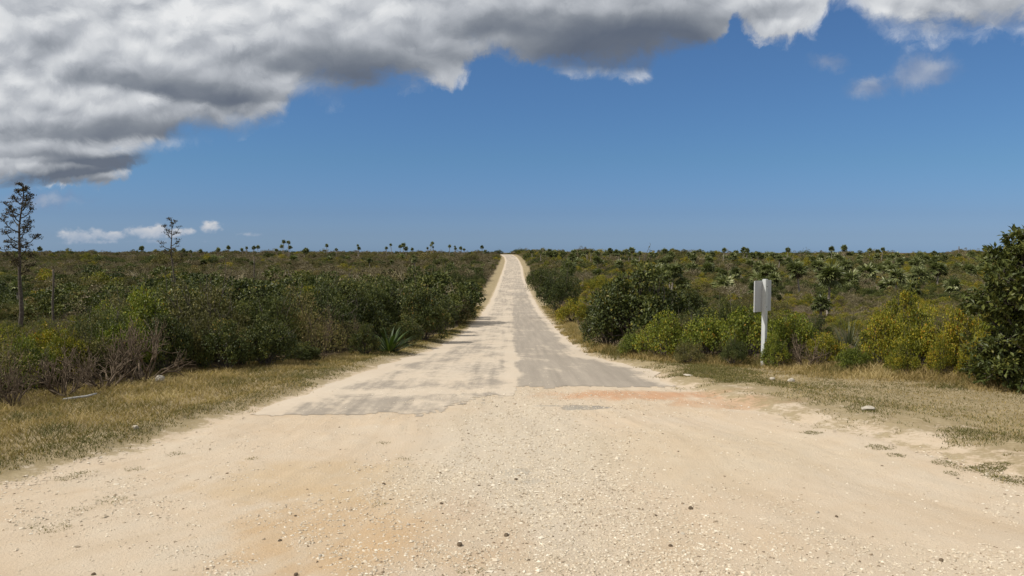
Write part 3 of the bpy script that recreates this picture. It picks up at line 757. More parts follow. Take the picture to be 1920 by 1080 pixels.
# --- right side, singled out
shrub_px('dark', 1205, 668, 498, 215, 'big rounded dark green bush right of the road, tallest near the asphalt', var=0, push=1.4)
shrub_px('dark', 1140, 660, 560, 110, 'dark green bush at the left foot of the big rounded bush', var=1, push=.6)
shrub_px('dark', 1285, 640, 540, 110, 'dark green bush leaning on the right flank of the big rounded bush', var=2, push=1.5)
shrub_px('fine', 1050, 600, 506, 95, 'fine leaved dark bush on the right roadside in front of the palms', var=0, push=3)
shrub_px('fine', 1010, 558, 496, 60, 'small fine leaved bush farthest up the right roadside', var=1, push=2)
shrub_px('yellow', 1075, 612, 560, 70, 'low yellow green bush on the roadside left of the big rounded bush', var=0, push=1.2)
shrub_px('dark', 1890, 728, 625, 90, 'dark green bush under the tall tree at the right edge', var=1, push=.3)
def layered_tree(px0, base, clumps, seed, name, lab):
    """tree whose leaf clumps sit on forking limbs; clumps given as picture outline (px, py, radius px, depth offset m)"""
    r = np.random.default_rng(seed); b = at(px0, base); o = empty(name, tuple(b)); d0 = b[1]
    tr, cr = MB(), MB()
    def loc(px, py, dy):
        y = d0 + dy; return np.array([(px - 960) / FPX * y, y, CAMH - (py - HZ) / FPX * y]) - b
    top = loc(px0, 455, .1); P = [np.array([0, 0, -.2]), np.array([.05, .02, .6]), np.array([-.04, .05, 1.3]), top * .85]
    tube(tr, P, [.075, .06, .05, .02], 7, .3)
    for px, py, rp, dy in clumps:
        c = loc(px, py, dy); rad = rp / FPX * d0
        q = min(.95, max(.15, c[2] / top[2] - .18)); k = q * 3; i = int(k); s0 = P[i] + (P[min(i + 1, 3)] - P[i]) * (k - i)
        tube(tr, [s0, s0 * .5 + c * .5 + [0, 0, -.06], c], [.028, .02, .008], 5, r.random(), False)
        for _ in range(max(5, int(40 * (rad / .35) ** 1.6))):          # leaf rosettes at twig ends
            v = norm(r.standard_normal(3)) * rad * (.35 + .7 * r.random()) * np.array([1.25, 1.25, .72]); e = c + v
            tube(tr, [c + v * .3, e], [.007, .004], 3, r.random(), False)
            k = 16; dd = norm(norm(v) * .5 + r.standard_normal((k, 3)) * .8 + np.array([0, 0, .35]))
            leaves(cr, e + r.standard_normal((k, 3)) * .035, dd, norm(r.standard_normal((k, 3)) * .6 + np.array([0, 0, 1])), .105 * (.6 + .6 * r.random(k)), .05 * (.7 + .5 * r.random(k)), np.clip(.40 + .12 * r.standard_normal() + .18 * r.standard_normal(k), 0, .85))
    tr.build('trunk', M['bark'], o, True); cr.build('crown', M['dark'], o)
    TAKEN.append((b[0], b[1], .9))
    return tag(o, lab, 'tree')
layered_tree(1922, 738, [(1912, 440, 20, 0), (1895, 465, 24, .1), (1925, 470, 30, -.1), (1868, 482, 22, .2), (1900, 495, 34, 0), (1940, 500, 50, .2), (1880, 520, 30, -.2), (1925, 540, 45, 0), (1850, 548, 30, .1), (1830, 572, 22, .3), (1875, 570, 34, -.2), (1905, 585, 36, .1), (1850, 590, 24, 0), (1940, 600, 50, 0),
              (1895, 640, 36, -.3), (1860, 655, 34, 0), (1915, 670, 44, -.2), (1880, 695, 36, -.2), (1930, 700, 44, -.3), (1850, 690, 28, .2), (1980, 560, 60, 0), (1985, 650, 60, .2), (1960, 450, 40, .3)], 71, 'layered_tree', 'tall dark green tree with layered leafy limbs at the right edge')
for i, (px, base, top, w, lab) in enumerate([
        (1240, 684, 592, 110, 'yellow green bush in front of the big rounded dark bush'),
        (1330, 688, 585, 120, 'yellow green bush between the big rounded bush and the sign'),
        (1400, 692, 566, 110, 'yellow green bush directly left of the sign post'),
        (1480, 697, 575, 110, 'yellow green bush directly right of the sign post'),
        (1548, 703, 622, 90, 'yellow bush in front of the silver palmetto'),
        (1662, 710, 576, 110, 'golden yellow bush right of the silver palmetto'),
        (1720, 716, 576, 130, 'brightest golden yellow bush midway between palmetto and tall tree'),
        (1800, 722, 584, 120, 'yellow green bush next to the tall tree at the right edge')]):
    shrub_px('lime' if px < 1500 else 'yellow', px, base, top, w, lab, var=i, push=.7)
for i, (px, base, top, w, k, lab) in enumerate([
        (1360, 668, 558, 90, 'fine', 'fresh green bush behind the yellow bushes left of the sign'), (1450, 672, 578, 90, 'olive', 'olive bush right behind the sign post'), (1530, 676, 590, 80, 'fine', 'fresh green bush between the sign and the silver palmetto'),
        (1690, 682, 552, 100, 'yellow', 'yellow green bush showing above the brightest golden bush'), (1275, 676, 590, 90, 'olive', 'olive bush squeezed between yellow green bushes and the big rounded bush'), (1770, 686, 556, 100, 'dry', 'brown twiggy bush above the bushes left of the right edge tree')]):
    shrub_px(k, px, base, top, w, lab, var=i)
for i, (px, base, top, w, k, lab) in enumerate([
        (1195, 676, 620, 80, 'lime', 'low green bush at the front foot of the big rounded bush'), (1290, 690, 640, 70, 'olive', 'low olive bush along the tall dry grass left of the sign'), (1375, 695, 632, 60, 'fine', 'low dark green bush in the gap left of the sign post'),
        (1455, 699, 630, 60, 'lime', 'low green bush at the right foot of the sign post'), (1600, 708, 646, 70, 'lime', 'low green bush in front of the golden bushes'), (1690, 716, 640, 70, 'yellow', 'low yellow bush filling the dark gap between golden bushes'),
        (1765, 722, 630, 60, 'yellow', 'low yellow bush in front of the bushes near the right edge'), (1835, 728, 620, 80, 'yellow', 'yellow green bush against the left side of the right edge tree'), (1895, 738, 672, 60, 'lime', 'low green bush in front of the right edge tree')]):
    shrub_px(k, px, base, top, w, lab, var=i + 1, push=.25)
shrub_px('bare', 1510, 700, 640, 90, 'bare grey twigs in front of yellow bushes right of the sign', var=0, push=.15)
# --- left side, singled out
shrub_px('bare', 270, 728, 612, 150, 'sprawling bare grey shrub at the left grass edge beside the rock', var=1, push=.25)
shrub_px('bare', 195, 742, 640, 140, 'bare dead shrub left of the sprawling bare shrub', var=2, push=.2)
shrub_px('bare', 120, 758, 665, 120, 'low bare shrub under the yellow green bushes at the left', var=3, push=.2)
shrub_px('bare', 25, 780, 680, 110, 'bare dead shrub at the left edge of the photo', var=0, push=.3)
shrub_px('yellow', 95, 750, 610, 150, 'yellow green bush behind the bare shrubs at the left', var=1, push=1.5)
shrub_px('yellow', 10, 765, 630, 130, 'yellow green bush at the left edge of the photo', var=2, push=1.3)
for i, (px, base, top, w, k, lab) in enumerate([
        (380, 708, 590, 110, 'olive', 'olive bush directly behind the right end of the sprawling bare shrub'), (310, 716, 585, 120, 'dark', 'dark green bush directly behind the sprawling bare shrub'), (230, 728, 600, 120, 'lime', 'green bush directly behind the bare dead shrub'), (160, 738, 612, 120, 'olive', 'olive bush behind the low bare shrub at the left'),
        (60, 756, 640, 110, 'lime', 'green bush behind the bare shrub at the left edge'), (135, 742, 625, 90, 'yellow', 'yellow bush above the low bare shrub at the left')]):
    shrub_px(k, px, base, top, w, lab, var=i, push=.75)
shrub_px('dark', 684, 674, 606, 64, 'dark green bush crowding the left side of the strap leaved plant', var=1, push=.55)
shrub_px('dark', 762, 656, 592, 70, 'dark green bush crowding the right side of the strap leaved plant', var=3, push=.5)
shrub_px('olive', 450, 700, 610, 80, 'olive bush between two dark green bushes at the left grass edge', var=2, push=.4)
shrub_px('dry', 600, 684, 575, 110, 'brown twiggy bush in the left thicket beside the strap leaved plant', var=0, push=.4)
shrub_px('dry', 660, 672, 590, 80, 'grey brown twiggy bush behind the strap leaved plant', var=1, push=.6)
shrub_px('dark', 420, 704, 600, 120, 'dark green bush at the grass edge right of the bare shrub', var=0, push=.2)
shrub_px('dark', 500, 696, 590, 120, 'dark green bush at the grass edge in mid left thicket', var=3, push=.25)
shrub_px('dark', 565, 688, 640, 80, 'low leafy green bush in front of the brown twiggy bush', var=2, push=.25)
shrub_px('dark', 790, 645, 540, 120, 'dark green roadside bush right of the strap leaved plant', var=1, push=.6)
shrub_px('dark', 828, 632, 560, 70, 'dark green bush shading the left road edge', var=2, push=.8)
shrub_px('fine', 858, 600, 506, 62, 'bright green bush farther up the left roadside', var=2, push=3.5)
shrub_px('fine', 822, 612, 506, 80, 'green bush behind the bush that shades the left road edge', var=0, push=5)

# --- fill: thickets on both sides
def free(x, y, r):
    return all((x - a) ** 2 + (y - b) ** 2 > (0.52 * (r + c)) ** 2 for a, b, c in TAKEN)
GL = {k: (v, 'shrubs of the thicket left of the road') for k, v in {
    'dark': 'dark green broadleaf shrub in the dense thicket left of the road', 'fine': 'fine leaved green shrub in the thicket left of the road', 'yellow': 'yellow green shrub in the thicket at the left', 'lime': 'fresh green shrub in the thicket left of the road',
    'olive': 'olive shrub in the thicket left of the road', 'dry': 'brown twiggy shrub in the thicket left of the road', 'bare': 'bare dead shrub in the thicket left of the road'}.items()}
GRT = {k: (v, 'shrubs of the scrub right of the road') for k, v in {
    'dark': 'dark green broadleaf shrub in the scrub right of the road', 'fine': 'fine leaved green shrub in the scrub right of the road', 'yellow': 'yellow green shrub in the low scrub behind the sign', 'lime': 'fresh green shrub in the scrub right of the road',
    'olive': 'olive shrub in the low scrub right of the road', 'dry': 'brown twiggy shrub in the low scrub right of the road', 'bare': 'bare grey shrub in the low scrub right of the road'}.items()}
def pick(d): return random.choices(list(d), list(d.values()))[0]
tries = 0
while tries < 9000 and len(TAKEN) < 440:
    tries += 1
    y = 10 + 34 * random.random() ** 1.1
    side = -1 if random.random() < .58 else 1
    b = float(bl(y) if side < 0 else br(y)); lim = y * .72 + 1.5
    x = b + side * random.random() * max(0.1, lim - abs(b)) if lim > abs(b) else None
    if x is None: continue
    px, py = pix(x, y, float(gz(x, y)))
    n = float(fbm(x * .16, y * .16, 83, 3))
    if side < 0:
        if px < 190 and y < 22: k = pick({'yellow': .35, 'lime': .4, 'olive': .25, 'dry': .25})
        elif px < 190: k = pick({'olive': .5, 'yellow': .25, 'dry': .5, 'fine': .2})
        elif px < 350: k = pick({'dark': .35, 'fine': .2, 'lime': .4, 'yellow': .15, 'olive': .3})
        else: k = pick({'dark': .55, 'fine': .22, 'olive': .28, 'dry': .30, 'yellow': .10})
        h = {'lime': 1.4, 'dark': 1.75, 'fine': 1.75, 'yellow': 1.3, 'olive': 1.35, 'dry': 1.4, 'bare': 1.2}[k] * (.8 + .35 * random.random())
        if 210 < px < 900 and y > 15: h *= 1.27
        if px < 215 and y > 17: h *= .62
    else:
        if px < 1330: k = pick({'dark': .35, 'fine': .2, 'olive': .3, 'lime': .4})
        elif y < 17: k = pick({'yellow': .4 if px > 1500 else .15, 'lime': .5, 'olive': .3, 'dry': .12})
        else: k = pick({'olive': .45, 'yellow': .2, 'lime': .3, 'dry': .3})
        h = {'lime': 1.1, 'dark': 1.5, 'fine': 1.2, 'yellow': 1.05, 'olive': .95, 'dry': 1.0, 'bare': 1.0}[k] * (.75 + .4 * random.random())
        if y > 17: h *= (.8 if px < 1330 else .58)
    # keep the lie of the thicket's top as in the place: high in the middle left, low at far left and behind the sign
    top = np.interp(px, [-400, 0, 130, 250, 330, 700, 860, 940, 1000, 1090, 1300, 1340, 1440, 1480, 1600, 1690, 1830, 1900, 2300], [600, 600, 590, 535, 520, 515, 520, 510, 505, 502, 508, 545, 565, 582, 588, 556, 560, 520, 500])
    hm = CAMH - (top - HZ) / FPX * y - float(gz(x, y))
    h = max(.45, min(h, hm * random.uniform(.80, .98)))
    r = max(h, .7) * (.55 + .3 * random.random())
    t_ = float(to_bush(np.array(x), np.array(y)))
    if t_ < r * (.48 if y < 22 else .85) or not free(x, y, r): continue
    lab, grp = (GL if side < 0 else GRT)[k]
    shrub(k, x, y, r, h, lab, grp)

# ------------------------------------------------------------------ far scrub (one mass, geometry-node instances)
def far_proto(seed, ncl, per, L, W, mat, twigs=0):
    mb, C = foliage(seed, 1.0, 1.0, ncl, int(per * 3.4), L * .43, W * .46, .5)
    if twigs:
        r = np.random.default_rng(seed + 5); n = twigs
        p = np.stack([np.clip(r.standard_normal(n) * .4, -.75, .75), np.clip(r.standard_normal(n) * .4, -.75, .75), .05 + .6 * r.random(n)], -1)
        leaves(mb, p, r.standard_normal((n, 3)) * .8 + np.array([0, 0, .9]), r.standard_normal((n, 3)), .4 * (.6 + .7 * r.random(n)), np.full(n, .016), np.clip(.6 + .2 * r.standard_normal(n), 0, 1))
    return mb.mesh('scrub_bush', M[mat])
FARP = ([far_proto(200 + i, 30, 45, .13, .06, 'olive') for i in range(3)] + [far_proto(210 + i, 24, 40, .13, .045, 'drytwig', 160) for i in range(3)] +
        [far_proto(220 + i, 26, 48, .13, .07, 'fine') for i in range(2)] + [far_proto(230 + i, 24, 45, .12, .06, 'yellow') for i in range(2)])
def scatter(name, label, idxs, wts, pts, hf):
    col = bpy.data.collections.new(name + '_kinds')
    for j in idxs: col.objects.link(bpy.data.objects.new('scrub_%02d' % j, FARP[j]))
    me = bpy.data.meshes.new(name)
    x, y = pts; k = len(x)
    me.vertices.add(k); me.vertices.foreach_set('co', np.stack([x, y, terrain(x, y) - .05], -1).astype(np.float32).ravel())
    s = hf(x, y) * (.45 + .75 * rng.random(k) + .9 * rng.random(k) ** 5); wd = s * (.75 + .5 * rng.random(k))
    a = me.attributes.new('scl', 'FLOAT_VECTOR', 'POINT'); a.data.foreach_set('vector', np.stack([wd, wd, s], -1).astype(np.float32).ravel())
    a = me.attributes.new('rot', 'FLOAT_VECTOR', 'POINT'); a.data.foreach_set('vector', np.stack([0 * x, 0 * x, rng.random(k) * 6.28], -1).astype(np.float32).ravel())
    a = me.attributes.new('idx', 'INT', 'POINT'); a.data.foreach_set('value', wts.astype(np.int32))
    o = link(name, me)
    gtree = bpy.data.node_groups.new(name, 'GeometryNodeTree')
    gtree.interface.new_socket('Geometry', in_out='INPUT', socket_type='NodeSocketGeometry')
    gtree.interface.new_socket('Geometry', in_out='OUTPUT', socket_type='NodeSocketGeometry')
    n, l = gtree.nodes, gtree.links
    gi, go = n.new('NodeGroupInput'), n.new('NodeGroupOutput')
    ci = n.new('GeometryNodeCollectionInfo'); ci.inputs['Collection'].default_value = col
    ci.inputs['Separate Children'].default_value = True; ci.inputs['Reset Children'].default_value = True
    iop = n.new('GeometryNodeInstanceOnPoints'); iop.inputs['Pick Instance'].default_value = True
    def na(nm, ty):
        q = n.new('GeometryNodeInputNamedAttribute'); q.data_type = ty; q.inputs[0].default_value = nm
        return q.outputs[0]
    e2r = n.new('FunctionNodeEulerToRotation'); l.new(na('rot', 'FLOAT_VECTOR'), e2r.inputs[0])
    l.new(gi.outputs[0], iop.inputs['Points']); l.new(ci.outputs[0], iop.inputs['Instance'])
    l.new(na('idx', 'INT'), iop.inputs['Instance Index']); l.new(e2r.outputs[0], iop.inputs['Rotation']); l.new(na('scl', 'FLOAT_VECTOR'), iop.inputs['Scale'])
    l.new(iop.outputs[0], go.inputs[0])
    md = o.modifiers.new('scatter', 'NODES'); md.node_group = gtree
    return tag(o, label, 'scrub', kind='stuff')
def far_points(n, side):
    d = 34 + 390 * rng.random(n) ** 1.15
    t = rng.random(n) * (1.2 * d + 4)
    x = side * t; y = d
    ok = to_bush(x, y) > .8
    ok &= (d > 44) | (rng.random(n) < (d - 34) / 14)
    return x[ok], y[ok]
def kinds(x, y, side):
    n = fbm(x / 16, y / 16, 101, 3); r = rng.random(len(x)); m = fbm(x / 7, y / 7, 102, 3)
    k = np.where(r < .50, 0, np.where(r < .78, 1, np.where(r < .92, 2, 3)))                      # 0 olive 1 dry
    if side < 0:
        k = np.where((y > 60) & (n > .42) & (rng.random(len(x)) < .68), 1, k)
        k = np.where(y < 62, np.where(rng.random(len(x)) < .75, 2, k), k)
    else:
        k = np.where((n > .55) & (rng.random(len(x)) < .6), 1, k)
        k = np.where((m > .60) & (rng.random(len(x)) < .7), 3, k)
    k = np.where((m < .33) & (rng.random(len(x)) < .8), 2, k)
    j = rng.integers(0, 1000, len(x))
    base = np.array([0, 3, 6, 8])[k]; cnt = np.array([3, 3, 2, 2])[k]
    return base + j % cnt
for side, lab in ((-1, 'brown and olive scrub covering the plain left of the road'), (1, 'olive and brown scrub covering the plain right of the road')):
    x, y = far_points(25000, side)
    def hf(x, y, side=side):
        if side < 0:
            h = 1.2 + 1.7 * (fbm(x / 11, y / 11, 104, 3) - .42) + .45 * np.clip((60 - y) / 20, 0, 1) * (x > -.42 * y)
            return h * (1 - .22 * np.clip((y - 200) / 60, 0, 1))
        h = np.clip(.92 + 1.5 * (fbm(x / 11, y / 11, 105, 3) - .45) + .25 * np.clip((y - 90) / 60, 0, 1), .4, 3) * (.42 + .58 * np.clip((y - 62) / 45, 0, 1))
        far = np.clip((y - 190) / 70, 0, 1); h = h * (1 + far * np.clip(6 * (fbm(x / 17, y / 25, 106, 3) - .47), 0, .4))
        return h * np.where((np.abs(x / y - .385) < .035) & (y < 60), .45, 1)          # open ground in front of the tall palms
    scatter('scrub', lab, range(10), kinds(x, y, side), (x, y), hf)

# ------------------------------------------------------------------ palms
def fan_crown(seed, n, pet, rad, seg, mat, droop=0.0, dead=False, lo=-.75):
    r = np.random.default_rng(seed); mb = MB()
    for i in range(n):
        a = r.random() * 6.28
        e = (lo + (1.35 - lo) * (i + .5) / n) if not dead else -1.35 + .55 * r.random()
        d = np.array([math.cos(a) * math.cos(e), math.sin(a) * math.cos(e), math.sin(e)])
        L = pet * (.75 + .5 * r.random()); R_ = rad * (.75 + .4 * r.random())
        p0 = np.zeros(3); p1 = d * L
        tube(mb, [p0, p1], [.012, .008], 3, .6, False)
        s = norm(np.cross(d, np.array([0, 0, 1.0]) + .25 * r.standard_normal(3))); nn = np.cross(s, d)
        an = np.linspace(-2.0, 2.0, seg) + r.standard_normal(seg) * .05
        dirs = d[None] * np.cos(an)[:, None] + s[None] * np.sin(an)[:, None] + nn[None] * (.12 * r.standard_normal((seg, 1)) + .1)
        dirs[:, 2] -= (.12 + droop) * (1 + r.random(seg))
        t = np.clip(.45 + .18 * r.standard_normal() + .1 * r.standard_normal(seg), 0, 1)
        leaves(mb, np.repeat(p1[None], seg, 0), dirs, np.repeat(nn[None], seg, 0), R_ * (.8 + .3 * r.random(seg)) * (1 - .25 * (np.abs(an) / 2) ** 2), np.full(seg, R_ * .25), t, .1)
    return mb
CR = [fan_crown(300 + i, 38 + 6 * (i % 3), .40, .46, 13, None, .28).mesh('crown', M['frond']) for i in range(5)]
SK = [fan_crown(320 + i, 8 + 3 * i, .20, .36, 9, None, .5, True).mesh('dead_fronds', M['deadfrond']) for i in range(3)]
def palm_trunk(seed, h):
    r = np.random.default_rng(seed); mb = MB(); n = 9
    t = np.linspace(0, 1, n); b = r.standard_normal(2) * .05 * h
    P = np.stack([b[0] * t ** 2 - b[0], b[1] * t ** 2 - b[1], t * h - .0], -1); P[0, 2] = -.25
    tube(mb, P, .075 - .012 * t + .006 * np.sin(np.arange(n) * 2.1), 8, .4)
    return mb.mesh('trunk', M['trunk'], True)
TR = [(palm_trunk(340 + i, 1.0)) for i in range(4)]
NP = [0]
def palm(x, y, top, label, group=None, crown=1.0):
    """fan palm whose crown top stands at height `top` above sea datum"""
    i = NP[0]; NP[0] += 1
    z = float(terrain(x, y)); H = max(.9, top - z); ch = .95 * crown
    th = max(.25, H - ch)
    o = empty('fan_palm', (x, y, z)); o.rotation_euler = (R(random.gauss(0, 4)), R(random.gauss(0, 4)), random.random() * 6.28); crown = crown * random.uniform(.82, 1.2)
    t = link('trunk', TR[i % 4], o); t.scale = (1.3, 1.3, th)
    c = link('crown', CR[i % 5], o); c.location = (0, 0, th); c.scale = (crown,) * 3; c.rotation_euler = (R(random.uniform(-12, 12)), R(random.uniform(-12, 12)), random.random() * 6.28)
    s = link('dead_fronds', SK[i % 3], o); s.location = (0, 0, th - .03); s.scale = (crown,) * 3
    return tag(o, label, 'palm', group)
def palm_px(px, top, base, label, group=None, wpx=None, d=None):
    if d is None: p = at(px, base); d = p[1]
    x = (px - 960) / FPX * d
    cr = 1.0 if wpx is None else np.clip(wpx / FPX * d / 1.65, .6, 2.2)
    return palm(x, d, CAMH - (top - HZ) / FPX * d, label, group, float(cr))
GS1 = 'palms on the left skyline'; GS2 = 'palms on the right skyline'
for px, top, w in [(76, 461, 9), (267, 459, 10), (344, 464, 9), (360, 467, 7), (377, 465, 9), (409, 463, 8), (431, 457, 11), (456, 464, 6), (461, 460, 7), (473, 459, 8), (484, 458, 8), (520, 464, 8), (530, 456, 9), (532, 448, 8), (540, 449, 8), (544, 458, 9), (575, 461, 14), (570, 465, 9), (614, 455, 8), (631, 463, 7), (671, 457, 5), (674, 461, 7), (725, 461, 6),
                   (736, 455, 6), (750, 456, 9), (755, 454, 9), (763, 461, 8), (772, 462, 8), (799, 461, 6), (807, 456, 6), (815, 451, 7), (812, 460, 5), (843, 457, 7), (852, 459, 5), (855, 462, 6), (867, 460, 8), (871, 464, 6), (904, 458, 8), (910, 466, 9)]:
    palm_px(px, top, 0, 'small dark fan palm standing against the sky on the left skyline', GS1, w * 1.15, 250 + 50 * random.random())
for px, top, w in [(999, 467, 6), (1014, 467, 8), (1024, 470, 7), (1035, 468, 8), (1045, 470, 6), (1060, 470, 8), (1074, 467, 7), (1084, 467, 6), (1091, 470, 7), (1100, 468, 6), (1106, 465, 8), (1117, 468, 8), (1125, 470, 7), (1145, 463, 9), (1159, 468, 8), (1167, 468, 9), (1178, 471, 8), (1186, 462, 10), (1197, 468, 9), (1221, 470, 8), (1230, 471, 8), (1245, 464, 10), (1254, 470, 7), (1259, 464, 9), (1265, 465, 8),
                   (1278, 473, 8), (1290, 471, 8), (1300, 468, 10), (1306, 468, 7), (1320, 470, 8), (1334, 469, 11), (1355, 462, 9), (1361, 462, 9), (1375, 471, 13), (1391, 461, 10), (1400, 463, 9), (1409, 471, 10), (1421, 470, 9), (1434, 473, 9), (1459, 470, 12), (1476, 462, 8), (1560, 458, 12), (1583, 457, 11), (1592, 470, 14), (1559, 470, 14), (1630, 464, 8), (1651, 461, 9), (1646, 466, 8), (1644, 473, 12), (1611, 476, 12), (1540, 473, 14)]:
    palm_px(px, top, 0, 'small dark fan palm standing against the sky on the right skyline', GS2, w * 1.3, 200 + 80 * random.random())
# nearer palms, each its own
for px, top, base, w, lab in [
        (1553, 482, 592, 64, 'tallest nearby fan palm with pale trunk, right of the sign'),
        (1500, 478, 566, 50, 'fan palm with dark slender trunk just left of the tallest nearby palm'),
        (1447, 505, 560, 34, 'dark fan palm just behind and right of the sign panel'),
        (1594, 500, 560, 40, 'shaggy fan palm right of the tallest nearby palm'),
        (1540, 545, 596, 44, 'low dark palm at the foot of the tallest nearby palm'),
        (1725, 478, 530, 30, 'fan palm with thin pale trunk midway to the right edge tree'),
        (1760, 486, 548, 34, 'fan palm with short dark trunk left of the right edge tree'),
        (1662, 512, 560, 44, 'low spreading fan palm among dry scrub right of the tallest palm'),
        (1712, 516, 570, 46, 'low spreading fan palm under the thin pale trunked palm'),
        (1790, 508, 566, 48, 'low spiky fan palm nearest to the right edge tree'),
        (1325, 488, 528, 30, 'dark shaggy palm clump behind the big rounded bush'),
        (1350, 496, 530, 26, 'dark low palm beside the shaggy palm behind the big bush'),
        (1422, 484, 534, 28, 'tall leafy palm directly behind the sign panel'),
        (1797, 488, 520, 26, 'small palm on the plain left of the right edge tree'),
        (1670, 492, 530, 24, 'small palm on the plain above the low spreading palms'),
        (695, 480, 508, 15, 'dark fan palm on the brown plain left of the road'),
        (735, 484, 510, 13, 'dark round palm on the brown plain, nearer the road'),
        (779, 482, 512, 11, 'fan palm with visible thin trunk on the left plain'),
        (771, 495, 516, 13, 'low palm beside the thin trunked palm on the left plain'),
        (847, 486, 508, 15, 'dark palm beside the bright green roadside bush'),
        (814, 500, 520, 15, 'low palm at the edge of the green thicket by the road'),
        (132, 530, 585, 34, 'dark palm right of the tall flower stalk at the left'),
        (195, 500, 540, 26, 'dark palm in front of the green thicket at far left'),
        (81, 510, 560, 22, 'dark palm just right of the tall flower stalk'),
        (32, 520, 600, 26, 'small dark palm on thin trunk beside the tall flower stalk')]:
    palm_px(px, top, base, lab, None, w)
for side, n, lab, grp in ((1, 150, 'dark fan palm rising from the scrub of the right plain', 'palms on the right plain'), (-1, 32, 'dark fan palm rising from the scrub of the left plain', 'palms on the left plain')):
    k = 0
    while k < n:
        d = random.uniform(85, 270) if side < 0 else 75 + 215 * random.random() ** .7; x = side * random.uniform(5, .66 * d)
        if float(to_bush(np.array(x), np.array(d))) < 2: continue
        z = float(terrain(x, d)); palm(x, d, z + (random.uniform(2.6, 4.6) if side > 0 else random.uniform(1.9, 3.2)), lab, grp, random.uniform(1.1, 1.9)); k += 1

# palmettos and the strap-leaved plant
def rosette(seed, n, L, w, mat, name, up=(.25, 1.45), curl=.5):
    r = np.random.default_rng(seed); mb = MB()
    for i in range(n):
        a = r.random() * 6.28; e = up[0] + (up[1] - up[0]) * r.random()
        l = L * (.7 + .45 * r.random()); d = np.array([math.cos(a), math.sin(a)])
        k = 7; t = np.linspace(0, 1, k)
        rr = l * (t * math.cos(e) + curl * .35 * t ** 2.2); zz = l * (t * math.sin(e) - curl * .45 * t ** 2.6 * math.sin(e))
        sx = np.array([-d[1], d[0]])
        ww = w * np.array([.55, .9, 1, .95, .8, .5, .04]) * (.8 + .4 * r.random())
        V = np.empty((k, 3, 3))
        for j, s in enumerate((-1, 0, 1)):
            V[:, j, 0] = d[0] * rr + sx[0] * ww * s; V[:, j, 1] = d[1] * rr + sx[1] * ww * s; V[:, j, 2] = zz - (.25 * ww if s == 0 else 0)
        F = [(q * 3 + j, q * 3 + j + 1, (q + 1) * 3 + j + 1, (q + 1) * 3 + j) for q in range(k - 1) for j in range(2)]
        mb.add(V.reshape(-1, 3), np.array(F), float(np.clip(.5 + .2 * r.standard_normal(), 0, 1)))
    return mb
p = at(726, 668)
o = empty('strap_leaf_plant', (p[0], p[1] + .35, p[2] - .02))
rosette(400, 90, .88, .027, None, '').build('leaves', M['strap'], o, True)
rosette(401, 16, .6, .024, None, '', (.0, .35)).build('dead_leaves', M['deadfrond'], o, True)
tag(o, 'large bright green strap leaved plant at the foot of the left thicket', 'plant')
def palmetto(px, base, top, w, lab, seed):
    p = at(px, base); d = p[1]; o = empty('silver_palmetto', (p[0], d, p[2]))
    h = CAMH - (top - HZ) / FPX * d - p[2]
    o.scale = (w / 2 / FPX * d / .95,) * 2 + (h / 1.05,)
    rosette(seed, 150, 1.0, .011, None, '', (.05, 1.45), .45).build('fronds', M['silver'], o)
    fan_crown(seed + 3, 9, .3, .5, 9, None, .3, False, -.1).build('dead_fronds', M['deadfrond'], o)
    tag(o, lab, 'palmetto')
palmetto(1590, 688, 566, 104, 'silver green palmetto rising behind the yellow bushes', 410)
palmetto(650, 590, 508, 66, 'spiky palmetto poking out of the left thicket', 420)
palmetto(480, 560, 488, 40, 'small spiky palmetto on top of the left thicket', 425)
palmetto(900, 525, 490, 34, 'palmetto at the left roadside near the crest', 430)

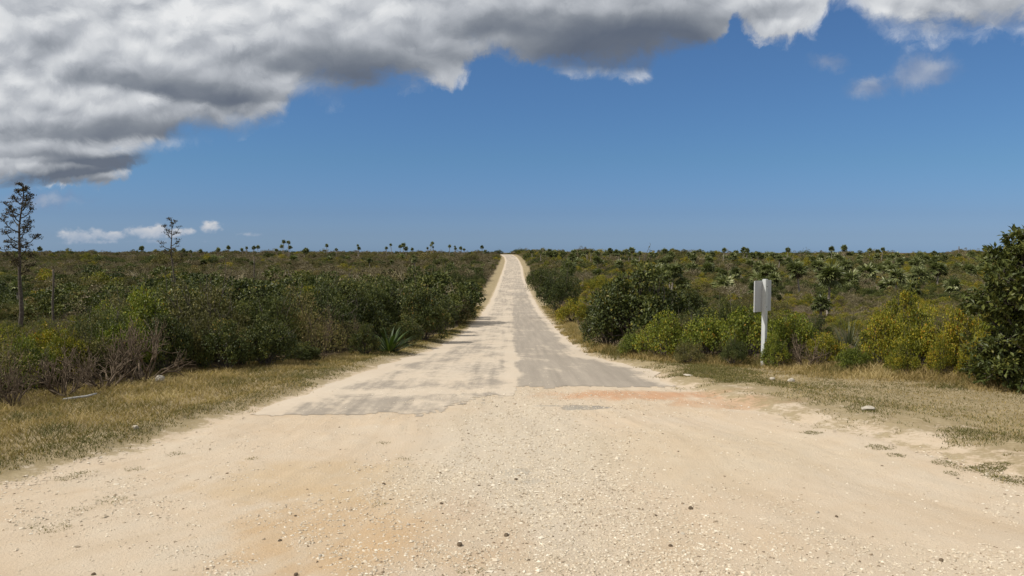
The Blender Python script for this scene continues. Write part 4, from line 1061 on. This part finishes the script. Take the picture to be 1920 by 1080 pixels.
# ------------------------------------------------------------------ candelabra flower stalks
def flower_stalk(px, base, top, d, seed, n, lo, wpx, dens, lab):
    r = np.random.default_rng(seed)
    x = (px - 960) / FPX * d; z = float(terrain(x, d)); H = CAMH - (top - HZ) / FPX * d - z
    o = empty('flower_stalk', (x, d, z)); hw = wpx / 2 / FPX * d
    mb = MB(); t = np.linspace(0, 1, 12)
    lean = (r.random() - .5) * .1
    ax = lambda q: np.array([lean * H * (q - 1) + .05 * math.sin(q * 7) + .025 * math.sin(q * 17 + seed), .04 * math.cos(q * 6), q * H])
    P = [ax(q) for q in t]; P[0][2] = -.3
    tube(mb, P, .10 * (1 - t * .85) * H / 6.3, 8, .3); mb.build('stalk', M['stalk'], o, True)
    for i in range(n):
        q = lo + (1 - lo) * (i + .5) / n
        a = i * 2.4 + r.random() * .6
        env = hw * (1.0 if q < .8 else max(.25, (1.04 - q) / .24)) * (.75 + .35 * r.random())
        if q < lo + .12: env *= .9
        b = ax(q); dr = np.array([math.cos(a), math.sin(a), 0])
        rise = env * (.55 + .35 * r.random())
        pts = [b, b + dr * env * .35 + [0, 0, rise * .15], b + dr * env * .7 + [0, 0, rise * .5], b + dr * env * .92 + [0, 0, rise]]
        m = MB(); tube(m, pts, np.array([.028, .022, .017, .011]) * H / 6.3, 5, .4)
        cl = MB(); ends = []
        for j in range(dens):
            tt_ = .55 + .45 * r.random(); s0 = np.array(pts[2]) * (1 - tt_) + np.array(pts[3]) * tt_ if tt_ > .7 else np.array(pts[1]) * .3 + np.array(pts[2]) * .7
            e = s0 + norm(r.standard_normal(3) * np.array([1, 1, .45]) + np.array([0, 0, .55]) + dr * .35) * env * (.22 + .22 * r.random())
            tube(m, [s0, (s0 + e) / 2 + [0, 0, -.02], e], [.012, .010, .008], 3, .4); ends.append(e)
        for e in ends:
            k = 12
            pp = e + r.standard_normal((k, 3)) * np.array([.05, .05, .022])
            leaves(m, pp, r.standard_normal((k, 3)) * .7 + np.array([0, 0, .8]), r.standard_normal((k, 3)), np.full(k, .07), np.full(k, .032), np.clip(.45 + .25 * r.standard_normal(k), 0, 1))
        m.build('branch', M['pod'], o, False)
    return tag(o, lab, 'flower stalk')
flower_stalk(46, 610, 348, 30, 501, 26, .42, 52, 10, 'tallest dark candelabra flower stalk at the far left')
flower_stalk(322, 540, 411, 44, 502, 13, .55, 42, 6, 'shorter candelabra flower stalk against the low clouds')
def bare_pole(px, base, top, d, lab, rad=.035):
    x = (px - 960) / FPX * d; z = float(terrain(x, d)); H = CAMH - (top - HZ) / FPX * d - z
    mb = MB(); t = np.linspace(0, 1, 8)
    tube(mb, np.stack([.05 * (t - .5) + .02 * np.sin(t * 9), 0 * t, t * H], -1), rad * (1 - .45 * t), 7)
    for k in range(5):
        q = .35 + .12 * k; a = k * 2.3
        b = np.array([.05 * (q - .5), 0, q * H])
        tube(mb, [b, b + np.array([math.cos(a) * .09, math.sin(a) * .09, .07])], [.012, .006], 4)
    o = mb.build('dead_stalk', M['stalk'], None, True); o.location = (x, d, z)
    return tag(o, lab, 'dead stalk')
bare_pole(98, 605, 505, 27, 'bare dead stalk right of the tallest candelabra stalk', .05)
bare_pole(476, 505, 482, 60, 'thin dead stalk standing above the left thicket', .06)
bare_pole(254, 700, 655, 14.5, 'short thin dead stalk among the bare shrubs', .012)

# ------------------------------------------------------------------ far rounded trees on the crest
for px, top, w, lab in [(973, 467, 30, 'rounded green tree where the road meets the crest'), (934, 469, 22, 'small rounded dark tree left of the road at the crest'), (1508, 470, 36, 'rounded dark tree on the skyline left of the tallest nearby palm'), (1828, 469, 42, 'rounded olive tree on the skyline near the right edge'),
                        (1680, 476, 34, 'low rounded brown tree on the right skyline'), (1485, 475, 30, 'low rounded dark tree on the skyline behind the sign'), (1750, 478, 20, 'smallest rounded tree on the right skyline')]:
    d = 345 if px < 1000 else 300; x = (px - 960) / FPX * d
    h = CAMH - (top - HZ) / FPX * d - float(terrain(x, d))
    f, st = SHRUB['fine' if px < 1600 else 'olive'][0]
    o = empty('rounded_tree', (x, d, float(terrain(x, d)))); o.scale = (w / 2 / FPX * d * 1.15, w / 2 / FPX * d * 1.15, h / 1.25)
    link('crown', f, o); link('trunk', st, o)
    tag(o, lab, 'tree')

# ------------------------------------------------------------------ sign seen from the back
def painted(name, col, dirt):
    m, N = new_mat(name)
    P = N.add('ShaderNodeTexCoord').outputs['Object']
    mp = N.add('ShaderNodeMapping'); N.put(mp.inputs[0], P); mp.inputs['Scale'].default_value = (1, 1, .12)
    n = N.noise(mp.outputs[0], 26, 5, .6); n2 = N.noise(P, 55, 4, .7)
    c = N.mix(N.m('MULTIPLY', N.step(n, .48, .72), .5), (*col, 1), (*dirt, 1))
    c = N.mix(N.m('MULTIPLY', N.step(n2, .63, .70), .7), c, (.20, .165, .13, 1))
    sz = N.add('ShaderNodeSeparateXYZ'); N.put(sz.inputs[0], P)
    splash = N.step(N.m('ADD', sz.outputs[2], N.m('MULTIPLY', N.m('SUBTRACT', n2, .5), .35)), .24, .02)
    c = N.mix(N.m('MULTIPLY', splash, .55), c, (.30, .24, .165, 1))
    b = N.add('ShaderNodeBsdfPrincipled'); N.l.new(c, b.inputs['Base Color']); b.inputs['Roughness'].default_value = .5
    bp = N.add('ShaderNodeBump'); bp.inputs['Strength'].default_value = .25; bp.inputs['Distance'].default_value = .003
    N.l.new(n, bp.inputs['Height']); N.l.new(bp.outputs[0], b.inputs['Normal'])
    o = N.add('ShaderNodeOutputMaterial'); N.l.new(b.outputs[0], o.inputs[0])
    return m
M['paint'] = painted('white_paint', (.50, .52, .515), (.36, .37, .36))
M['panel'] = painted('grey_panel_back', (.44, .45, .46), (.33, .33, .325))
import bmesh
def box_mesh(name, x0, x1, y0, y1, z0, z1, mat, bev=.004, taper=0.0):
    bm = bmesh.new(); bmesh.ops.create_cube(bm, size=1)
    for v in bm.verts:
        v.co = Vector(((x0 + x1) / 2 + v.co.x * (x1 - x0), (y0 + y1) / 2 + v.co.y * (y1 - y0), (z0 + z1) / 2 + v.co.z * (z1 - z0)))
    bmesh.ops.bevel(bm, geom=bm.edges[:], offset=bev, segments=2, affect='EDGES')
    me = bpy.data.meshes.new(name); bm.to_mesh(me); bm.free(); me.materials.append(mat)
    return me
p = at(1431.5, 695)
z0 = float(gz(p[0], p[1]))
o = empty('sign_post', (p[0], p[1], z0))
H = 165 / FPX * p[1]; pw = H * 41 / 855
# local axes: +X is the outward normal of the face seen on the right, -Y the normal of the face seen on the left
o.rotation_euler = (R(.4), R(0.6), R(-49))
link('post', box_mesh('post', -pw / 2, pw / 2, -pw / 2, pw / 2, -.3, H, M['paint'], .005), o)
ph = H * 300 / 855
link('sign_panel', box_mesh('sign_panel', -pw / 2 - .022, -pw / 2, -.49 * ph, .49 * ph, H - .02 * H - ph, H - .018 * H, M['panel'], .003), o)
bm_ = MB()
for q in (.16, .82):
    c = np.array([pw / 2, 0, H - .02 * H - ph + ph * q])
    tube(bm_, [c + [-.002, 0, 0], c + [.007, 0, 0]], [.009, .008], 8)
bm_.build('bolt', M['stalk'], o)
tag(o, 'white square post carrying a sign panel seen from behind', 'sign post')

# a slender mast far off on the right skyline
d = 300; x = (1797 - 960) / FPX * d; z = float(terrain(x, d))
mb = MB(); tube(mb, [(0, 0, -.3), (0, 0, 2.2), (0, 0, CAMH - (462 - HZ) / FPX * d - z)], [.22, .19, .16], 8)
Hm = CAMH - (462 - HZ) / FPX * d - z
o = mb.build('utility_pole', M['stalk'], None, True); o.location = (x, d, z)
tag(o, 'lone thin utility pole on the right skyline', 'pole')

# ------------------------------------------------------------------ stones that lie by themselves, and litter
def stone(px, py, sx, sy, sz, mat, name, lab, seed, group=None, cat='stone'):
    bm = bmesh.new(); bmesh.ops.create_icosphere(bm, subdivisions=2, radius=1)
    r = np.random.default_rng(seed)
    for _ in range(7):
        n = Vector(norm(r.standard_normal(3))); c = .55 + .3 * r.random()
        for v in bm.verts:
            k = v.co.dot(n)
            if k > c: v.co -= n * (k - c) * .9
    for v in bm.verts: v.co = Vector((v.co.x * sx, v.co.y * sy, v.co.z * sz)) + Vector(r.standard_normal(3)) * .02 * sx
    me = bpy.data.meshes.new(name); bm.to_mesh(me); bm.free(); me.materials.append(M[mat])
    a = me.attributes.new('tone', 'FLOAT', 'FACE'); a.data.foreach_set('value', np.full(len(me.polygons), .5, np.float32))
    p = at(px, py); o = link(name, me); o.location = (p[0], p[1], float(gz(p[0], p[1])) + sz * .45); o.rotation_euler = (0, 0, r.random() * 6.28)
    return tag(o, lab, cat, group)
stone(300, 726, .11, .09, .09, 'palestone', 'rock', 'pale grey rock at the foot of the sprawling bare shrub', 1, cat='rock')
stone(1625, 779, .17, .10, .03, 'palestone', 'rock', 'flat white rock in the sparse grass on the right', 2, cat='rock')
stone(1483, 724, .07, .06, .05, 'palestone', 'rock', 'small pale rock in dry grass just right of the sign post', 3, cat='rock')
stone(1448, 722, .05, .05, .04, 'palestone', 'rock', 'smallest pale rock in front of the sign post', 4, cat='rock')
stone(254, 816, .045, .035, .03, 'palestone', 'rock', 'small white rock in the left verge grass', 5, cat='rock')
stone(1290, 712, .12, .06, .02, 'palestone', 'rock', 'flat pale slab where the asphalt meets the right verge', 6, cat='rock')
DS = [(862, 1027, .028, 'darkest stone near the bottom centre of the gravel'), (950, 1006, .026, 'dark flat stone in the bottom centre of the gravel'), (1295, 953, .026, 'largest dark stone on the gravel right of centre'), (720, 908, .022, 'dark stone on the sandy gravel left of centre'), (1765, 1050, .022, 'dark stone at the lower right of the gravel'),
      (1258, 1022, .020, 'dark mossy stone on the coarse gravel right of centre'), (828, 946, .020, 'dark stone on the orange sand left of centre'), (525, 1014, .018, 'small dark stone on the lower left sand'), (968, 900, .024, 'dark stone beside the small tar patch'), (1568, 970, .018, 'small brown stone on the right gravel'), (175, 1077, .020, 'dark stone at the bottom left corner'),
      (555, 1078, .020, 'dark stone at the bottom edge left of centre'), (1230, 966, .016, 'small stone just left of the largest dark stone')]
for i, (px, py, s, lab) in enumerate(DS): stone(px, py, s, s * .8, s * .75, 'darkstone', 'stone', lab, 30 + i)
PS = [(1532, 962, .022, 'pale chunk of limestone on the right gravel'), (1280, 1000, .02, 'pale chunk of limestone below the largest dark stone'), (1090, 938, .022, 'pale chunk of limestone on the gravel at centre'), (766, 984, .020, 'white chunk of limestone on the orange sand'), (644, 983, .016, 'small white chunk of limestone on the sand left of centre'), (1043, 905, .018, 'pale chunk of limestone right of the small tar patch'), (600, 1041, .018, 'pale chunk of limestone low on the left sand')]
for i, (px, py, s, lab) in enumerate(PS): stone(px, py, s, s * .8, s * .7, 'palestone', 'stone', lab, 60 + i)
# pale stick lying in the left verge
mb = MB(); a, b = at(118, 766), at(182, 759)
z1 = lambda q: float(gz(q[0], q[1])) + .05
tube(mb, [(a[0], a[1], z1(a)), (a[0] * .66 + b[0] * .34, a[1] * .66 + b[1] * .34, z1(a) + .005), (a[0] * .3 + b[0] * .7, a[1] * .3 + b[1] * .7, z1(b) + .015), (b[0], b[1], z1(b) + .04)], [.012, .016, .016, .012], 7)
M['stick'] = bark_mat('bleached_wood', (.22, .21, .19), (.38, .37, .35), 30)
tag(mb.build('stick', M['stick'], None, True), 'bleached white stick lying in the left verge grass', 'stick')
